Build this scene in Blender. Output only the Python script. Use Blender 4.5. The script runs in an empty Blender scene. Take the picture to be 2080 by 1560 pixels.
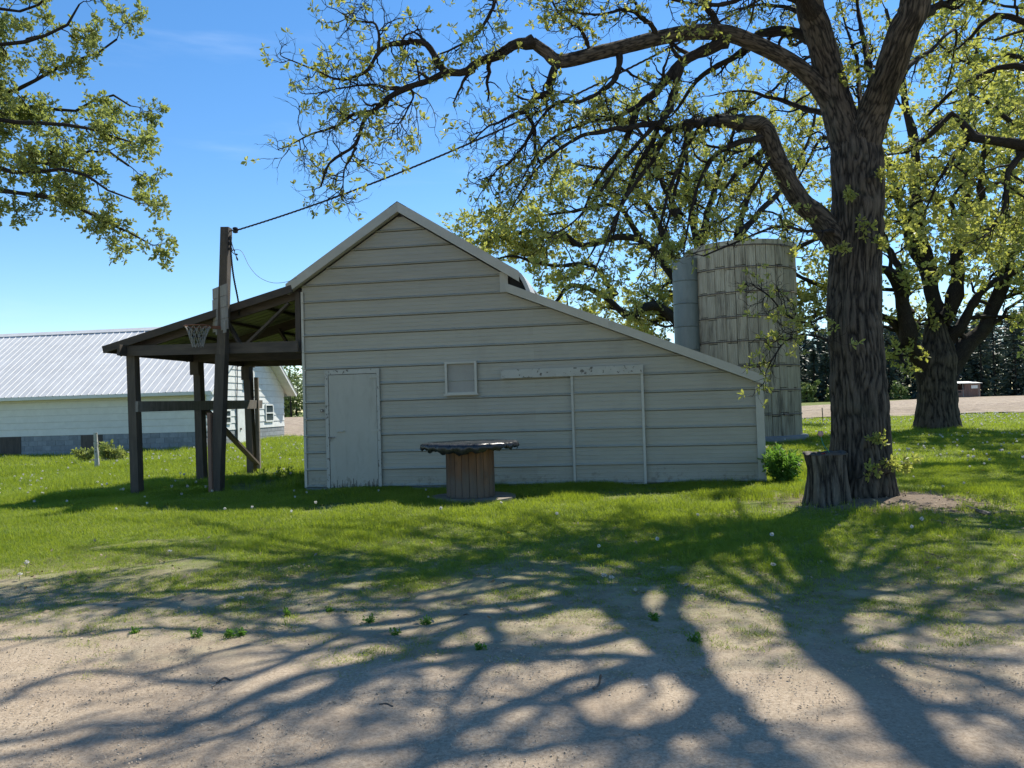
import bpy, math, random
import numpy as np
from mathutils import Vector, Matrix

random.seed(7)
scene = bpy.context.scene
COL = scene.collection
rad = math.radians

# ------------------------------------------------------------------ camera
FPX, CAM_Z = 1563.0, 1.40                     # focal length in photo pixels, eye height
PITCH, ROLL = math.atan(45 / 1563.0), rad(1.7)
fw = np.array([0, math.cos(PITCH), math.sin(PITCH)])
_u0 = np.array([0, -math.sin(PITCH), math.cos(PITCH)])
rt = np.array([1.0, 0, 0]) * math.cos(ROLL) - _u0 * math.sin(ROLL)
up = np.array([1.0, 0, 0]) * math.sin(ROLL) + _u0 * math.cos(ROLL)
eye = np.array([0, 0, CAM_Z])
cam_d = bpy.data.cameras.new("camera")
cam = bpy.data.objects.new("camera", cam_d)
COL.objects.link(cam)
cam_d.sensor_width = 36.0
cam_d.lens = FPX / 2080.0 * 36.0
cam_d.clip_start, cam_d.clip_end = 0.05, 3000
m = Matrix.Identity(4)
for i in range(3):
    m[i][0], m[i][1], m[i][2], m[i][3] = rt[i], up[i], -fw[i], eye[i]
cam.matrix_world = m
scene.camera = cam

# ------------------------------------------------------------------ sky, sun, exposure
SUN_AZ, SUN_EL = rad(39), rad(55)             # azimuth from +Y towards +X
sun_v = np.array([math.sin(SUN_AZ) * math.cos(SUN_EL), math.cos(SUN_AZ) * math.cos(SUN_EL), math.sin(SUN_EL)])
world = bpy.data.worlds.new("World")
scene.world = world
world.use_nodes = True
wn, wl = world.node_tree.nodes, world.node_tree.links
bg = wn["Background"]
sky = wn.new("ShaderNodeTexSky")
sky.sky_type = 'NISHITA'
sky.sun_disc = False
sky.sun_elevation = SUN_EL
sky.sun_rotation = SUN_AZ
sky.air_density, sky.dust_density, sky.ozone_density = 1.0, 0.05, 2.4
sky.altitude = 300
# thin cirrus streaks
tc = wn.new("ShaderNodeTexCoord")
mp = wn.new("ShaderNodeMapping"); mp.inputs["Scale"].default_value = (1.3, 1.3, 9.0); mp.inputs["Rotation"].default_value = (0.03, -0.05, 0)
ns = wn.new("ShaderNodeTexNoise"); ns.inputs["Scale"].default_value = 2.2; ns.inputs["Detail"].default_value = 6; ns.inputs["Roughness"].default_value = 0.55
cr = wn.new("ShaderNodeMapRange"); cr.inputs[1].default_value = 0.56; cr.inputs[2].default_value = 0.85; cr.inputs[3].default_value = 0; cr.inputs[4].default_value = 0.15
cr.interpolation_type = 'SMOOTHSTEP'
mx = wn.new("ShaderNodeMix"); mx.data_type = 'RGBA'; mx.inputs[7].default_value = (6.5, 7.2, 8.0, 1)
wl.new(tc.outputs["Generated"], mp.inputs["Vector"]); wl.new(mp.outputs[0], ns.inputs["Vector"])
wl.new(ns.outputs["Fac"], cr.inputs[0]); wl.new(cr.outputs[0], mx.inputs[0])
hs = wn.new("ShaderNodeHueSaturation"); hs.inputs["Saturation"].default_value = 1.25
wl.new(sky.outputs[0], hs.inputs["Color"]); wl.new(hs.outputs[0], mx.inputs[6]); wl.new(mx.outputs[2], bg.inputs["Color"])
bg.inputs["Strength"].default_value = 0.125
sun_d = bpy.data.lights.new("sun", 'SUN')
sun_d.energy = 5.0; sun_d.angle = rad(0.53); sun_d.color = (1.0, 0.95, 0.84)
sun = bpy.data.objects.new("sun", sun_d); COL.objects.link(sun)
sun.rotation_euler = Vector(sun_v).to_track_quat('Z', 'Y').to_euler()
sun.location = (20, 25, 40)
vs = scene.view_settings
vs.view_transform, vs.look, vs.gamma, vs.exposure = 'Standard', 'None', 1.0, 0.62
vs.use_curve_mapping = False
scene.cycles.use_denoising = True
scene.cycles.denoising_prefilter = 'NONE'
scene.cycles.max_bounces = 7
scene.cycles.diffuse_bounces = 4
scene.cycles.transmission_bounces = 4
scene.cycles.sample_clamp_indirect = 6

# ------------------------------------------------------------------ small helpers
def ray(px, py): return fw + rt * (px - 1040) / FPX - up * (py - 780) / FPX
def at(px, py, Y):
    """world point seen at photo pixel (px, py) on the depth plane y = Y"""
    d = ray(px, py); return eye + d * (Y / d[1])
def gnd(px, py, z=0.0):
    d = ray(px, py); return eye + d * ((z - CAM_Z) / d[2])
def shade(px, py, z):
    """point at height z whose shadow falls on the ground at that place"""
    return gnd(px, py) + sun_v * (z / sun_v[2])

def ground_z(x, y):
    x = np.asarray(x, float); y = np.asarray(y, float)
    z = np.interp(y, [-50, 20, 36, 110, 400, 2000], [0, 0, 0.25, 0.68, 1.1, 2.0])
    fall = 0.02 * np.clip(-x - 4.0, 0, 17) * np.interp(y, [-20, 5, 12, 40, 80], [0.3, 0.4, 1, 1, 0])
    mound = 0.05 * np.exp(-((x - 4.6) ** 2 + (y - 10.4) ** 2) / 1.6)
    wob = 0.018 * np.sin(x * 1.3 + 0.7 * y) * np.sin(y * 0.9 - 0.4 * x) * np.clip((y - 4) / 4, 0, 1) * (np.abs(y - 14) > -1)
    return z - fall + mound + wob

YAW = rad(9.0)
BU = np.array([math.cos(YAW), -math.sin(YAW), 0]); BD = np.array([math.sin(YAW), math.cos(YAW), 0])
B0 = np.array([-3.80, 14.05, 0.0])
def bw(u, d, z): return B0 + BU * u + BD * d + np.array([0, 0, z])

class MB:
    """collects faces for ONE mesh"""
    def __init__(self): self.v, self.f = [], []
    def poly(self, pts, faces):
        o = len(self.v); self.v += [tuple(map(float, p)) for p in pts]; self.f += [tuple(i + o for i in f) for f in faces]
        return self
    def hexa(self, p):   # 8 corners: bottom 0-3 ccw, top 4-7
        return self.poly(p, [(3, 2, 1, 0), (4, 5, 6, 7), (0, 1, 5, 4), (1, 2, 6, 5), (2, 3, 7, 6), (3, 0, 4, 7)])
    def box(self, x0, x1, y0, y1, z0, z1, fr=None):
        c = [(x0, y0, z0), (x1, y0, z0), (x1, y1, z0), (x0, y1, z0), (x0, y0, z1), (x1, y0, z1), (x1, y1, z1), (x0, y1, z1)]
        return self.hexa([fr(*q) for q in c] if fr else c)
    def beam(self, a, b, w, h, upv=(0, 0, 1), jit=0.0):
        a, b = np.array(a, float), np.array(b, float)
        t = b - a; t /= np.linalg.norm(t)
        s = np.cross(t, upv); s /= np.linalg.norm(s); n = np.cross(s, t)
        P = []
        for e in (a, b):
            for i, j in ((-1, -1), (1, -1), (1, 1), (-1, 1)):
                P.append(e + s * i * w / 2 + n * j * h / 2 + np.array([random.uniform(-jit, jit) for _ in range(3)]))
        return self.poly(P, [(0, 1, 2, 3), (7, 6, 5, 4), (0, 4, 5, 1), (1, 5, 6, 2), (2, 6, 7, 3), (3, 7, 4, 0)])
    def tube(self, pts, r, sides=6, cap=True):
        pts = np.array(pts, float); n = len(pts)
        r = np.full(n, r) if np.isscalar(r) else np.array(r, float)
        T = np.gradient(pts, axis=0); T /= np.linalg.norm(T, axis=1)[:, None] + 1e-9
        ref = np.array([0.13, 0.21, 0.97]) if abs(T[:, 2].mean()) < 0.75 else np.array([0.97, 0.2, 0.1])
        P = []
        for k in range(n):
            b = np.cross(T[k], ref); b /= np.linalg.norm(b) + 1e-9; c = np.cross(b, T[k])
            for i in range(sides):
                a = 2 * math.pi * i / sides
                P.append(pts[k] + r[k] * (b * math.cos(a) + c * math.sin(a)))
        F = [(k * sides + i, k * sides + (i + 1) % sides, (k + 1) * sides + (i + 1) % sides, (k + 1) * sides + i) for k in range(n - 1) for i in range(sides)]
        if cap: F += [tuple(range(sides))[::-1], tuple((n - 1) * sides + i for i in range(sides))]
        return self.poly(P, F)
    def lathe(self, prof, seg=32, c=(0, 0, 0), close=True):
        P = [(c[0] + r * math.cos(2 * math.pi * i / seg), c[1] + r * math.sin(2 * math.pi * i / seg), c[2] + z) for r, z in prof for i in range(seg)]
        F = [(k * seg + i, k * seg + (i + 1) % seg, (k + 1) * seg + (i + 1) % seg, (k + 1) * seg + i) for k in range(len(prof) - 1) for i in range(seg)]
        if close: F += [tuple(range(seg))[::-1], tuple((len(prof) - 1) * seg + i for i in range(seg))]
        return self.poly(P, F)
    def mesh(self, name, mat, smooth=False):
        me = bpy.data.meshes.new(name); me.from_pydata(self.v, [], self.f); me.update()
        if mat: me.materials.append(mat)
        if smooth: me.shade_smooth()
        return me
    def build(self, name, mat, parent=None, smooth=False):
        return put(name, self.mesh(name, mat, smooth), parent)

def put(name, me, parent=None, loc=None, rot=None):
    o = bpy.data.objects.new(name, me); COL.objects.link(o)
    if parent is not None:
        o.parent = parent
        o.matrix_parent_inverse = Matrix.Translation(-Vector(parent.location)) if parent.type == 'EMPTY' and parent.parent is None and not parent.get('local') else Matrix.Identity(4)
    if loc is not None: o.location = loc
    if rot is not None: o.rotation_euler = rot
    return o
def tag(o, label=None, cat=None, group=None, kind=None):
    for k, v in (('label', label), ('category', cat), ('group', group), ('kind', kind)):
        if v: o[k] = v
    return o
def thing(name, label, cat, loc=(0, 0, 0), group=None):
    o = bpy.data.objects.new(name, None); COL.objects.link(o)
    o.location = tuple(map(float, loc)); o.empty_display_size = 0.2
    return tag(o, label, cat, group)
def np_mesh(name, V, F, mat, smooth=False):
    """V (n,3), F (m,k) all faces with k corners"""
    me = bpy.data.meshes.new(name)
    V = np.asarray(V, np.float32); F = np.asarray(F, np.int32)
    me.vertices.add(len(V)); me.vertices.foreach_set("co", V.ravel())
    k = F.shape[1]
    me.loops.add(F.size); me.loops.foreach_set("vertex_index", F.ravel())
    me.polygons.add(len(F)); me.polygons.foreach_set("loop_start", np.arange(0, F.size, k, dtype=np.int32))
    me.polygons.foreach_set("use_smooth", np.full(len(F), smooth))
    me.update(calc_edges=True)
    if mat: me.materials.append(mat)
    return me
def vec_attr(me, name, A):
    a = me.attributes.new(name, 'FLOAT_VECTOR', 'POINT'); a.data.foreach_set("vector", np.asarray(A, np.float32).ravel())

_perm = np.random.default_rng(3).random(8192)
def vnoise(P):
    """3-D value noise, P (n,3) -> 0..1"""
    P = np.asarray(P, float); i = np.floor(P).astype(np.int64); f = P - i; f = f * f * (3 - 2 * f)
    def h(dx, dy, dz): return _perm[((i[:, 0] + dx) * 73856093 ^ (i[:, 1] + dy) * 19349663 ^ (i[:, 2] + dz) * 83492791) % 8192]
    x, y, z = f.T
    return ((h(0, 0, 0) * (1 - x) + h(1, 0, 0) * x) * (1 - y) + (h(0, 1, 0) * (1 - x) + h(1, 1, 0) * x) * y) * (1 - z) + \
           ((h(0, 0, 1) * (1 - x) + h(1, 0, 1) * x) * (1 - y) + (h(0, 1, 1) * (1 - x) + h(1, 1, 1) * x) * y) * z

# ------------------------------------------------------------------ materials
def new_mat(name):
    mt = bpy.data.materials.new(name); mt.use_nodes = True
    nt = mt.node_tree; return mt, nt.nodes, nt.links, nt.nodes["Principled BSDF"]
def N(nodes, typ, **kw):
    n = nodes.new(typ)
    for k, v in kw.items():
        if isinstance(k, str) and k[0] == 'i' and k[1:].isdigit(): n.inputs[int(k[1:])].default_value = v
        else: setattr(n, k, v)
    return n
def noise(nd, lk, vec, scale, detail=5, rough=0.6, dist=0.0):
    n = nd.new("ShaderNodeTexNoise"); n.inputs["Scale"].default_value = scale; n.inputs["Detail"].default_value = detail
    n.inputs["Roughness"].default_value = rough; n.inputs["Distortion"].default_value = dist
    if vec is not None: lk.new(vec, n.inputs["Vector"])
    return n.outputs["Fac"]
def remap(nd, lk, v, a, b, c=0.0, d=1.0):
    n = nd.new("ShaderNodeMapRange"); n.interpolation_type = 'SMOOTHSTEP'
    for i, q in ((1, a), (2, b), (3, c), (4, d)): n.inputs[i].default_value = q
    lk.new(v, n.inputs[0]); return n.outputs[0]
def mixc(nd, lk, f, a, b, blend='MIX'):
    n = nd.new("ShaderNodeMix"); n.data_type = 'RGBA'; n.blend_type = blend
    for s, q in ((0, f), (6, a), (7, b)):
        if isinstance(q, (int, float)): n.inputs[s].default_value = q
        elif isinstance(q, tuple): n.inputs[s].default_value = q + (1,) if len(q) == 3 else q
        else: lk.new(q, n.inputs[s])
    return n.outputs[2]
def math_n(nd, lk, op, a, b=0.0):
    n = nd.new("ShaderNodeMath"); n.operation = op
    for s, q in ((0, a), (1, b)):
        if isinstance(q, (int, float)): n.inputs[s].default_value = q
        else: lk.new(q, n.inputs[s])
    return n.outputs[0]
def pos_vec(nd, lk, stretch=(1, 1, 1), per_object=True):
    g = nd.new("ShaderNodeNewGeometry"); mpn = nd.new("ShaderNodeMapping"); mpn.inputs["Scale"].default_value = stretch
    lk.new(g.outputs["Position"], mpn.inputs["Vector"])
    if per_object:
        oi = nd.new("ShaderNodeObjectInfo"); cb = nd.new("ShaderNodeCombineXYZ")
        r = math_n(nd, lk, 'MULTIPLY', oi.outputs["Random"], 37.0)
        for k in range(3): lk.new(r, cb.inputs[k])
        lk.new(cb.outputs[0], mpn.inputs["Location"])
    return mpn.outputs[0]
def bump(nd, lk, bs, h, strength=0.3, dist=0.01):
    b = nd.new("ShaderNodeBump"); b.inputs["Strength"].default_value = strength; b.inputs["Distance"].default_value = dist
    lk.new(h, b.inputs["Height"]); lk.new(b.outputs[0], bs.inputs["Normal"])

def surf(name, c1, c2, scale=6, stretch=(1, 1, 1), rough=0.7, stain=None, stain_amt=0.5, stain_scale=1.5, stain_stretch=(1, 1, 1), bmp=0.2, bdist=0.004, metal=0.0, vary=0.12, stain_lo=0.52, stain_hi=0.72, bscale=None):
    """two-tone noise surface with an optional stain layer and a slight tint for each piece"""
    mt, nd, lk, bs = new_mat(name)
    v = pos_vec(nd, lk, stretch)
    n1 = noise(nd, lk, v, scale, 7, 0.62)
    c = mixc(nd, lk, remap(nd, lk, n1, 0.3, 0.7), c1, c2)
    if stain:
        v2 = pos_vec(nd, lk, stain_stretch)
        n2 = noise(nd, lk, v2, stain_scale, 8, 0.68)
        c = mixc(nd, lk, remap(nd, lk, n2, stain_lo, stain_hi, 0, stain_amt), c, stain)
    oi = nd.new("ShaderNodeObjectInfo")
    hv = nd.new("ShaderNodeHueSaturation"); lk.new(c, hv.inputs["Color"])
    lk.new(remap(nd, lk, oi.outputs["Random"], 0, 1, 1 - vary, 1 + vary), hv.inputs["Value"])
    lk.new(hv.outputs[0], bs.inputs["Base Color"])
    bs.inputs["Roughness"].default_value = rough; bs.inputs["Metallic"].default_value = metal
    lk.new(remap(nd, lk, n1, 0.2, 0.8, max(0.05, rough - 0.12), min(1, rough + 0.1)), bs.inputs["Roughness"])
    if bmp: bump(nd, lk, bs, noise(nd, lk, v, bscale, 6, 0.6) if bscale else n1, bmp, bdist)
    return mt

def leaf_mat(name, ca, cb, trans=0.5, tcol=None, rough=0.5, scale=1.2):
    mt, nd, lk, bs = new_mat(name)
    v = pos_vec(nd, lk, (1, 1, 1), per_object=False)
    n1 = noise(nd, lk, v, scale, 4, 0.6)
    n2 = noise(nd, lk, v, 23.0, 2, 0.5)
    f = math_n(nd, lk, 'ADD', math_n(nd, lk, 'MULTIPLY', n1, 0.55), math_n(nd, lk, 'MULTIPLY', n2, 0.45))
    c = mixc(nd, lk, remap(nd, lk, f, 0.38, 0.62), ca, cb)
    lk.new(c, bs.inputs["Base Color"]); bs.inputs["Roughness"].default_value = rough
    bs.inputs["Specular IOR Level"].default_value = 0.35
    tr = nd.new("ShaderNodeBsdfTranslucent")
    if tcol: lk.new(mixc(nd, lk, 0.75, c, tcol), tr.inputs["Color"])
    else: lk.new(c, tr.inputs["Color"])
    ms = nd.new("ShaderNodeMixShader"); ms.inputs[0].default_value = trans
    lk.new(bs.outputs[0], ms.inputs[1]); lk.new(tr.outputs[0], ms.inputs[2])
    lk.new(ms.outputs[0], nd["Material Output"].inputs["Surface"])
    return mt

def bark_mat(name, c1, c2, freq=1.0, ridged=False):
    mt, nd, lk, bs = new_mat(name)
    a = nd.new("ShaderNodeAttribute"); a.attribute_name = "bk"
    mpn = nd.new("ShaderNodeMapping"); mpn.inputs["Scale"].default_value = (freq, freq, freq * 0.16)
    lk.new(a.outputs["Vector"], mpn.inputs["Vector"])
    n1 = noise(nd, lk, mpn.outputs[0], 26, 6, 0.65, 0.4)
    rid = math_n(nd, lk, 'ABSOLUTE', math_n(nd, lk, 'SUBTRACT', n1, 0.5))
    g = pos_vec(nd, lk, per_object=False)
    n2 = noise(nd, lk, g, 3.0, 5, 0.6)
    f = remap(nd, lk, rid, 0.0, 0.14)
    if ridged:                                # the modelled furrows carry the tone: darker in the furrows, lighter on the ridges
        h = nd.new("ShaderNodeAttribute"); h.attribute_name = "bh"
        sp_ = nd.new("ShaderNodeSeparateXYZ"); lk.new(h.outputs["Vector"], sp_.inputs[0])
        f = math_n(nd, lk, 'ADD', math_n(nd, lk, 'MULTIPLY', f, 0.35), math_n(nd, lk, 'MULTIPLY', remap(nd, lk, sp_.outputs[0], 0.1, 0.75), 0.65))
    c = mixc(nd, lk, f, c1, c2)
    c = mixc(nd, lk, remap(nd, lk, n2, 0.5, 0.7, 0, 0.35), c, (0.06, 0.062, 0.045))
    lk.new(c, bs.inputs["Base Color"]); bs.inputs["Roughness"].default_value = 0.9
    bs.inputs["Specular IOR Level"].default_value = 0.2
    bump(nd, lk, bs, rid, 0.8, 0.02)
    return mt

M = {}
M['siding'] = surf('painted_steel_siding', (0.325, 0.312, 0.252), (0.375, 0.360, 0.296), 2.0, (0.6, 0.6, 4), 0.48, stain=(0.18, 0.17, 0.14), stain_amt=0.18, stain_scale=1.3, stain_stretch=(1.2, 1.2, 0.5), bmp=0.05, vary=0.035)
def add_splash(mt):
    nd, lk = mt.node_tree.nodes, mt.node_tree.links; bs = nd["Principled BSDF"]; src = bs.inputs["Base Color"].links[0].from_socket
    g = nd.new("ShaderNodeNewGeometry"); sp_ = nd.new("ShaderNodeSeparateXYZ"); lk.new(g.outputs["Position"], sp_.inputs[0])
    n_ = noise(nd, lk, g.outputs["Position"], 9, 6, 0.7)
    f = math_n(nd, lk, 'SUBTRACT', n_, math_n(nd, lk, 'MULTIPLY', sp_.outputs[2], 0.55))
    lk.new(mixc(nd, lk, remap(nd, lk, f, 0.42, 0.60, 0, 0.55), src, (0.14, 0.125, 0.085)), bs.inputs["Base Color"])
add_splash(M['siding'])
M['trim'] = surf('painted_trim', (0.43, 0.415, 0.35), (0.49, 0.475, 0.41), 5, (1, 1, 1), 0.5, stain=(0.24, 0.225, 0.18), stain_amt=0.25, bmp=0.05, vary=0.04)
M['door'] = surf('painted_door', (0.37, 0.358, 0.30), (0.42, 0.408, 0.345), 4, (1, 1, 0.6), 0.55, stain=(0.25, 0.24, 0.19), stain_amt=0.5, stain_scale=3.0, stain_stretch=(2, 2, 0.4), bmp=0.12, vary=0.03); add_splash(M['door'])
M['flaky'] = surf('flaking_white_paint', (0.38, 0.37, 0.32), (0.44, 0.43, 0.375), 6, (1, 1, 1), 0.6, stain=(0.10, 0.085, 0.065), stain_amt=0.95, stain_scale=13, stain_lo=0.575, stain_hi=0.60, bmp=0.3, vary=0.03)
M['board'] = surf('weathered_panel', (0.30, 0.285, 0.25), (0.36, 0.345, 0.30), 3, (1, 1, 1), 0.75, stain=(0.28, 0.27, 0.25), stain_amt=0.5, stain_scale=3, bmp=0.1, vary=0.02)
M['roof'] = surf('galvanised_roof', (0.40, 0.41, 0.41), (0.50, 0.51, 0.51), 3, (1, 1, 1), 0.5, stain=(0.27, 0.22, 0.17), stain_amt=0.35, bmp=0.05, metal=0.25, vary=0.05)
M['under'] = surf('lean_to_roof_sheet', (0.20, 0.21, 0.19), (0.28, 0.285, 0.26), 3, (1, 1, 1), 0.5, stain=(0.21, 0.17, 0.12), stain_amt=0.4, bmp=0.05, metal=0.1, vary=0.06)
M['oldwood'] = surf('weathered_timber', (0.058, 0.048, 0.038), (0.108, 0.09, 0.072), 14, (1, 1, 0.12), 0.85, stain=(0.045, 0.038, 0.032), stain_amt=0.6, stain_scale=2.5, bmp=0.5, vary=0.2)
M['beamwood'] = surf('weathered_beam', (0.048, 0.04, 0.033), (0.092, 0.076, 0.061), 12, (0.15, 0.4, 1), 0.85, stain=(0.04, 0.034, 0.028), stain_amt=0.6, stain_scale=2.5, bmp=0.5, vary=0.2)
M['greywood'] = surf('grey_board', (0.19, 0.175, 0.155), (0.29, 0.27, 0.245), 16, (1, 1, 0.15), 0.85, stain=(0.09, 0.075, 0.06), stain_amt=0.6, stain_scale=5, bmp=0.5, vary=0.15)
M['redwood'] = surf('reddish_treated_post', (0.15, 0.085, 0.06), (0.21, 0.125, 0.09), 12, (1, 1, 0.12), 0.85, bmp=0.4, vary=0.1)
M['reel'] = surf('cable_reel_plank', (0.092, 0.044, 0.023), (0.165, 0.084, 0.044), 11, (1, 1, 0.10), 0.75, stain=(0.05, 0.025, 0.013), stain_amt=0.75, stain_scale=3.5, stain_stretch=(1, 1, 0.7), bmp=0.35, vary=0.28)
def weather_low(mt, z0, z1, col):
    nd, lk = mt.node_tree.nodes, mt.node_tree.links; bs = nd["Principled BSDF"]; src = bs.inputs["Base Color"].links[0].from_socket
    v = pos_vec(nd, lk, (1, 1, 1)); g = nd.new("ShaderNodeNewGeometry"); sp_ = nd.new("ShaderNodeSeparateXYZ"); lk.new(g.outputs["Position"], sp_.inputs[0])
    f = math_n(nd, lk, 'ADD', sp_.outputs[2], math_n(nd, lk, 'MULTIPLY', math_n(nd, lk, 'SUBTRACT', noise(nd, lk, v, 3.5, 5, 0.6), 0.5), 0.55))
    lk.new(mixc(nd, lk, remap(nd, lk, f, z1, z0, 0, 0.8), src, col), bs.inputs["Base Color"])
weather_low(M['reel'], 0.22, 0.50, (0.115, 0.095, 0.075))
M['reelgrey'] = surf('grey_reel_flange', (0.17, 0.145, 0.115), (0.26, 0.225, 0.185), 9, (0.3, 1, 1), 0.85, stain=(0.09, 0.075, 0.06), stain_amt=0.5, bmp=0.4, vary=0.15)
M['tarp'] = surf('black_plastic_cover', (0.012, 0.013, 0.017), (0.022, 0.024, 0.03), 5, (1, 1, 1), 0.30, bmp=0.5, bdist=0.03, vary=0.0)
M['concrete'] = surf('silo_stave_concrete', (0.34, 0.305, 0.215), (0.45, 0.41, 0.305), 7, (1, 1, 0.22), 0.9, stain=(0.11, 0.095, 0.065), stain_amt=0.85, stain_scale=4.0, stain_lo=0.47, stain_hi=0.68, stain_stretch=(1.5, 1.5, 0.16), bmp=0.5, vary=0.09)
M['chute'] = surf('silo_chute_metal', (0.135, 0.16, 0.145), (0.175, 0.20, 0.182), 5, (1, 1, 0.4), 0.5, stain=(0.08, 0.10, 0.095), stain_amt=0.4, bmp=0.1, metal=0.15, vary=0.06)
M['steel'] = surf('rusty_steel', (0.10, 0.085, 0.075), (0.17, 0.14, 0.12), 20, (1, 1, 1), 0.6, metal=0.5, bmp=0.1)
M['wire'] = surf('black_cable', (0.012, 0.012, 0.013), (0.02, 0.02, 0.022), 8, (1, 1, 1), 0.6, bmp=0)
M['wire2'] = surf('grey_cable', (0.10, 0.10, 0.10), (0.16, 0.16, 0.16), 8, (1, 1, 1), 0.5, bmp=0)
M['net'] = surf('white_net_cord', (0.24, 0.235, 0.22), (0.33, 0.32, 0.305), 10, (1, 1, 1), 0.8, bmp=0)
M['rim'] = surf('rusty_rim', (0.16, 0.06, 0.035), (0.24, 0.10, 0.05), 12, (1, 1, 1), 0.7, bmp=0.1)
M['dark'] = surf('dark_shade_fill', (0.02, 0.02, 0.02), (0.035, 0.033, 0.03), 4, (1, 1, 1), 0.9, bmp=0)  # near-black that stands in for shade in gaps and openings
M['lap'] = surf('white_lap_board', (0.66, 0.67, 0.64), (0.76, 0.77, 0.74), 4, (1, 1, 1), 0.6, stain=(0.40, 0.38, 0.34), stain_amt=0.6, stain_scale=2.2, stain_lo=0.6, stain_hi=0.75, bmp=0.1, vary=0.05)
M['lapfront'] = surf('white_wide_board', (0.66, 0.65, 0.57), (0.74, 0.73, 0.65), 3, (1, 1, 1), 0.6, stain=(0.45, 0.44, 0.38), stain_amt=0.35, bmp=0.08, vary=0.03)
M['block'] = surf('concrete_block', (0.22, 0.24, 0.25), (0.30, 0.32, 0.33), 6, (1, 1, 1), 0.9, stain=(0.22, 0.24, 0.25), stain_amt=0.5, bmp=0.3, vary=0.10)
M['mortar'] = surf('block_mortar', (0.20, 0.21, 0.22), (0.26, 0.27, 0.28), 8, (1, 1, 1), 0.95, bmp=0.2)
M['wroof'] = surf('white_steel_roof', (0.54, 0.53, 0.515), (0.62, 0.61, 0.595), 2, (1, 1, 1), 0.62, stain=(0.46, 0.445, 0.42), stain_amt=0.3, bmp=0.02, vary=0.03)
mt, nd, lk, bs = new_mat('window_glass'); bs.inputs["Base Color"].default_value = (0.05, 0.07, 0.08, 1); bs.inputs["Roughness"].default_value = 0.08; M['glass'] = mt
M['bark'] = bark_mat('oak_bark', (0.010, 0.009, 0.008), (0.125, 0.104, 0.080), ridged=True)
M['barkfar'] = bark_mat('oak_bark_limb', (0.018, 0.015, 0.013), (0.052, 0.044, 0.036), 1.6)
M['stumpside'] = surf('bare_stump_wood', (0.055, 0.045, 0.035), (0.11, 0.092, 0.072), 10, (1, 1, 0.12), 0.9, stain=(0.045, 0.04, 0.032), stain_amt=0.8, stain_scale=2.6, stain_stretch=(1, 1, 0.5), bmp=0.7, bdist=0.01, vary=0)
M['stumpbark'] = bark_mat('stump_bark', (0.014, 0.012, 0.010), (0.17, 0.145, 0.112), ridged=True)
M['soil'] = surf('potting_soil', (0.02, 0.016, 0.012), (0.045, 0.036, 0.027), 30, (1, 1, 1), 0.95, bmp=0.6)
M['leaf_young'] = leaf_mat('young_oak_leaf', (0.23, 0.265, 0.075), (0.36, 0.37, 0.14), 0.48, (0.56, 0.58, 0.09))
M['leaf_green'] = leaf_mat('oak_leaf', (0.19, 0.23, 0.075), (0.31, 0.34, 0.13), 0.45, (0.42, 0.48, 0.09))
M['leaf_pine'] = leaf_mat('pine_needles', (0.034, 0.056, 0.042), (0.07, 0.098, 0.068), 0.2, scale=0.4)  # lightened to put distance haze into the needle colour
M['leaf_bush'] = leaf_mat('bush_leaf', (0.07, 0.15, 0.03), (0.14, 0.26, 0.05), 0.45, (0.22, 0.42, 0.04), scale=5)
M['leaf_wood'] = leaf_mat('distant_leaf', (0.10, 0.15, 0.04), (0.19, 0.24, 0.075), 0.35, scale=0.5)
M['grass'] = leaf_mat('grass_blade', (0.105, 0.175, 0.016), (0.225, 0.275, 0.040), 0.5, (0.42, 0.52, 0.028), scale=1.3)
M['straw'] = leaf_mat('dry_grass_blade', (0.24, 0.235, 0.09), (0.36, 0.345, 0.14), 0.35, scale=2)
M['litter'] = surf('dead_leaf', (0.20, 0.14, 0.085), (0.34, 0.26, 0.17), 9, (1, 1, 1), 0.85, bmp=0.2)
M['stick'] = surf('fallen_stick', (0.06, 0.05, 0.04), (0.13, 0.11, 0.09), 18, (1, 1, 1), 0.9, bmp=0.4)
M['puff'] = leaf_mat('dandelion_seed_head', (0.62, 0.60, 0.55), (0.78, 0.76, 0.72), 0.4, scale=9)
M['yellow'] = leaf_mat('dandelion_flower', (0.70, 0.45, 0.02), (0.80, 0.55, 0.03), 0.2, scale=9)
M['pebble'] = surf('gravel_stone', (0.30, 0.235, 0.17), (0.46, 0.37, 0.275), 60, (1, 1, 1), 0.9, bmp=0.3, vary=0.22)

# ================================================================== THE SETTING: ground, field
def axis(segs):
    out = []
    for a, b, st in segs: out += list(np.arange(a, b, st))
    return np.array(out + [segs[-1][1]])
xs = axis([(-900, -100, 100), (-100, -30, 5), (-30, -12, 0.6), (-12, 12, 0.12), (12, 30, 0.6), (30, 100, 5), (100, 900, 100)])
ys = axis([(-400, -20, 40), (-20, 1, 1.5), (1, 12, 0.10), (12, 40, 0.35), (40, 130, 3), (130, 400, 30), (400, 2000, 200)])
GX, GY = np.meshgrid(xs, ys)
rng0 = np.random.default_rng(11)
fine = (vnoise(np.stack([GX.ravel() * 3.1, GY.ravel() * 3.1, 0 * GX.ravel()], 1)) - 0.5).reshape(GX.shape) * 0.035 + (vnoise(np.stack([GX.ravel() * 9, GY.ravel() * 9, 0 * GX.ravel() + 5], 1)) - 0.5).reshape(GX.shape) * 0.012
GZ = ground_z(GX, GY) + fine * ((np.abs(GX) < 14) & (GY < 30) & (GY > 0))
nx, ny = len(xs), len(ys)
idx = np.arange(nx * ny).reshape(ny, nx)
GF = np.stack([idx[:-1, :-1], idx[:-1, 1:], idx[1:, 1:], idx[1:, :-1]], -1).reshape(-1, 4)

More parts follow.
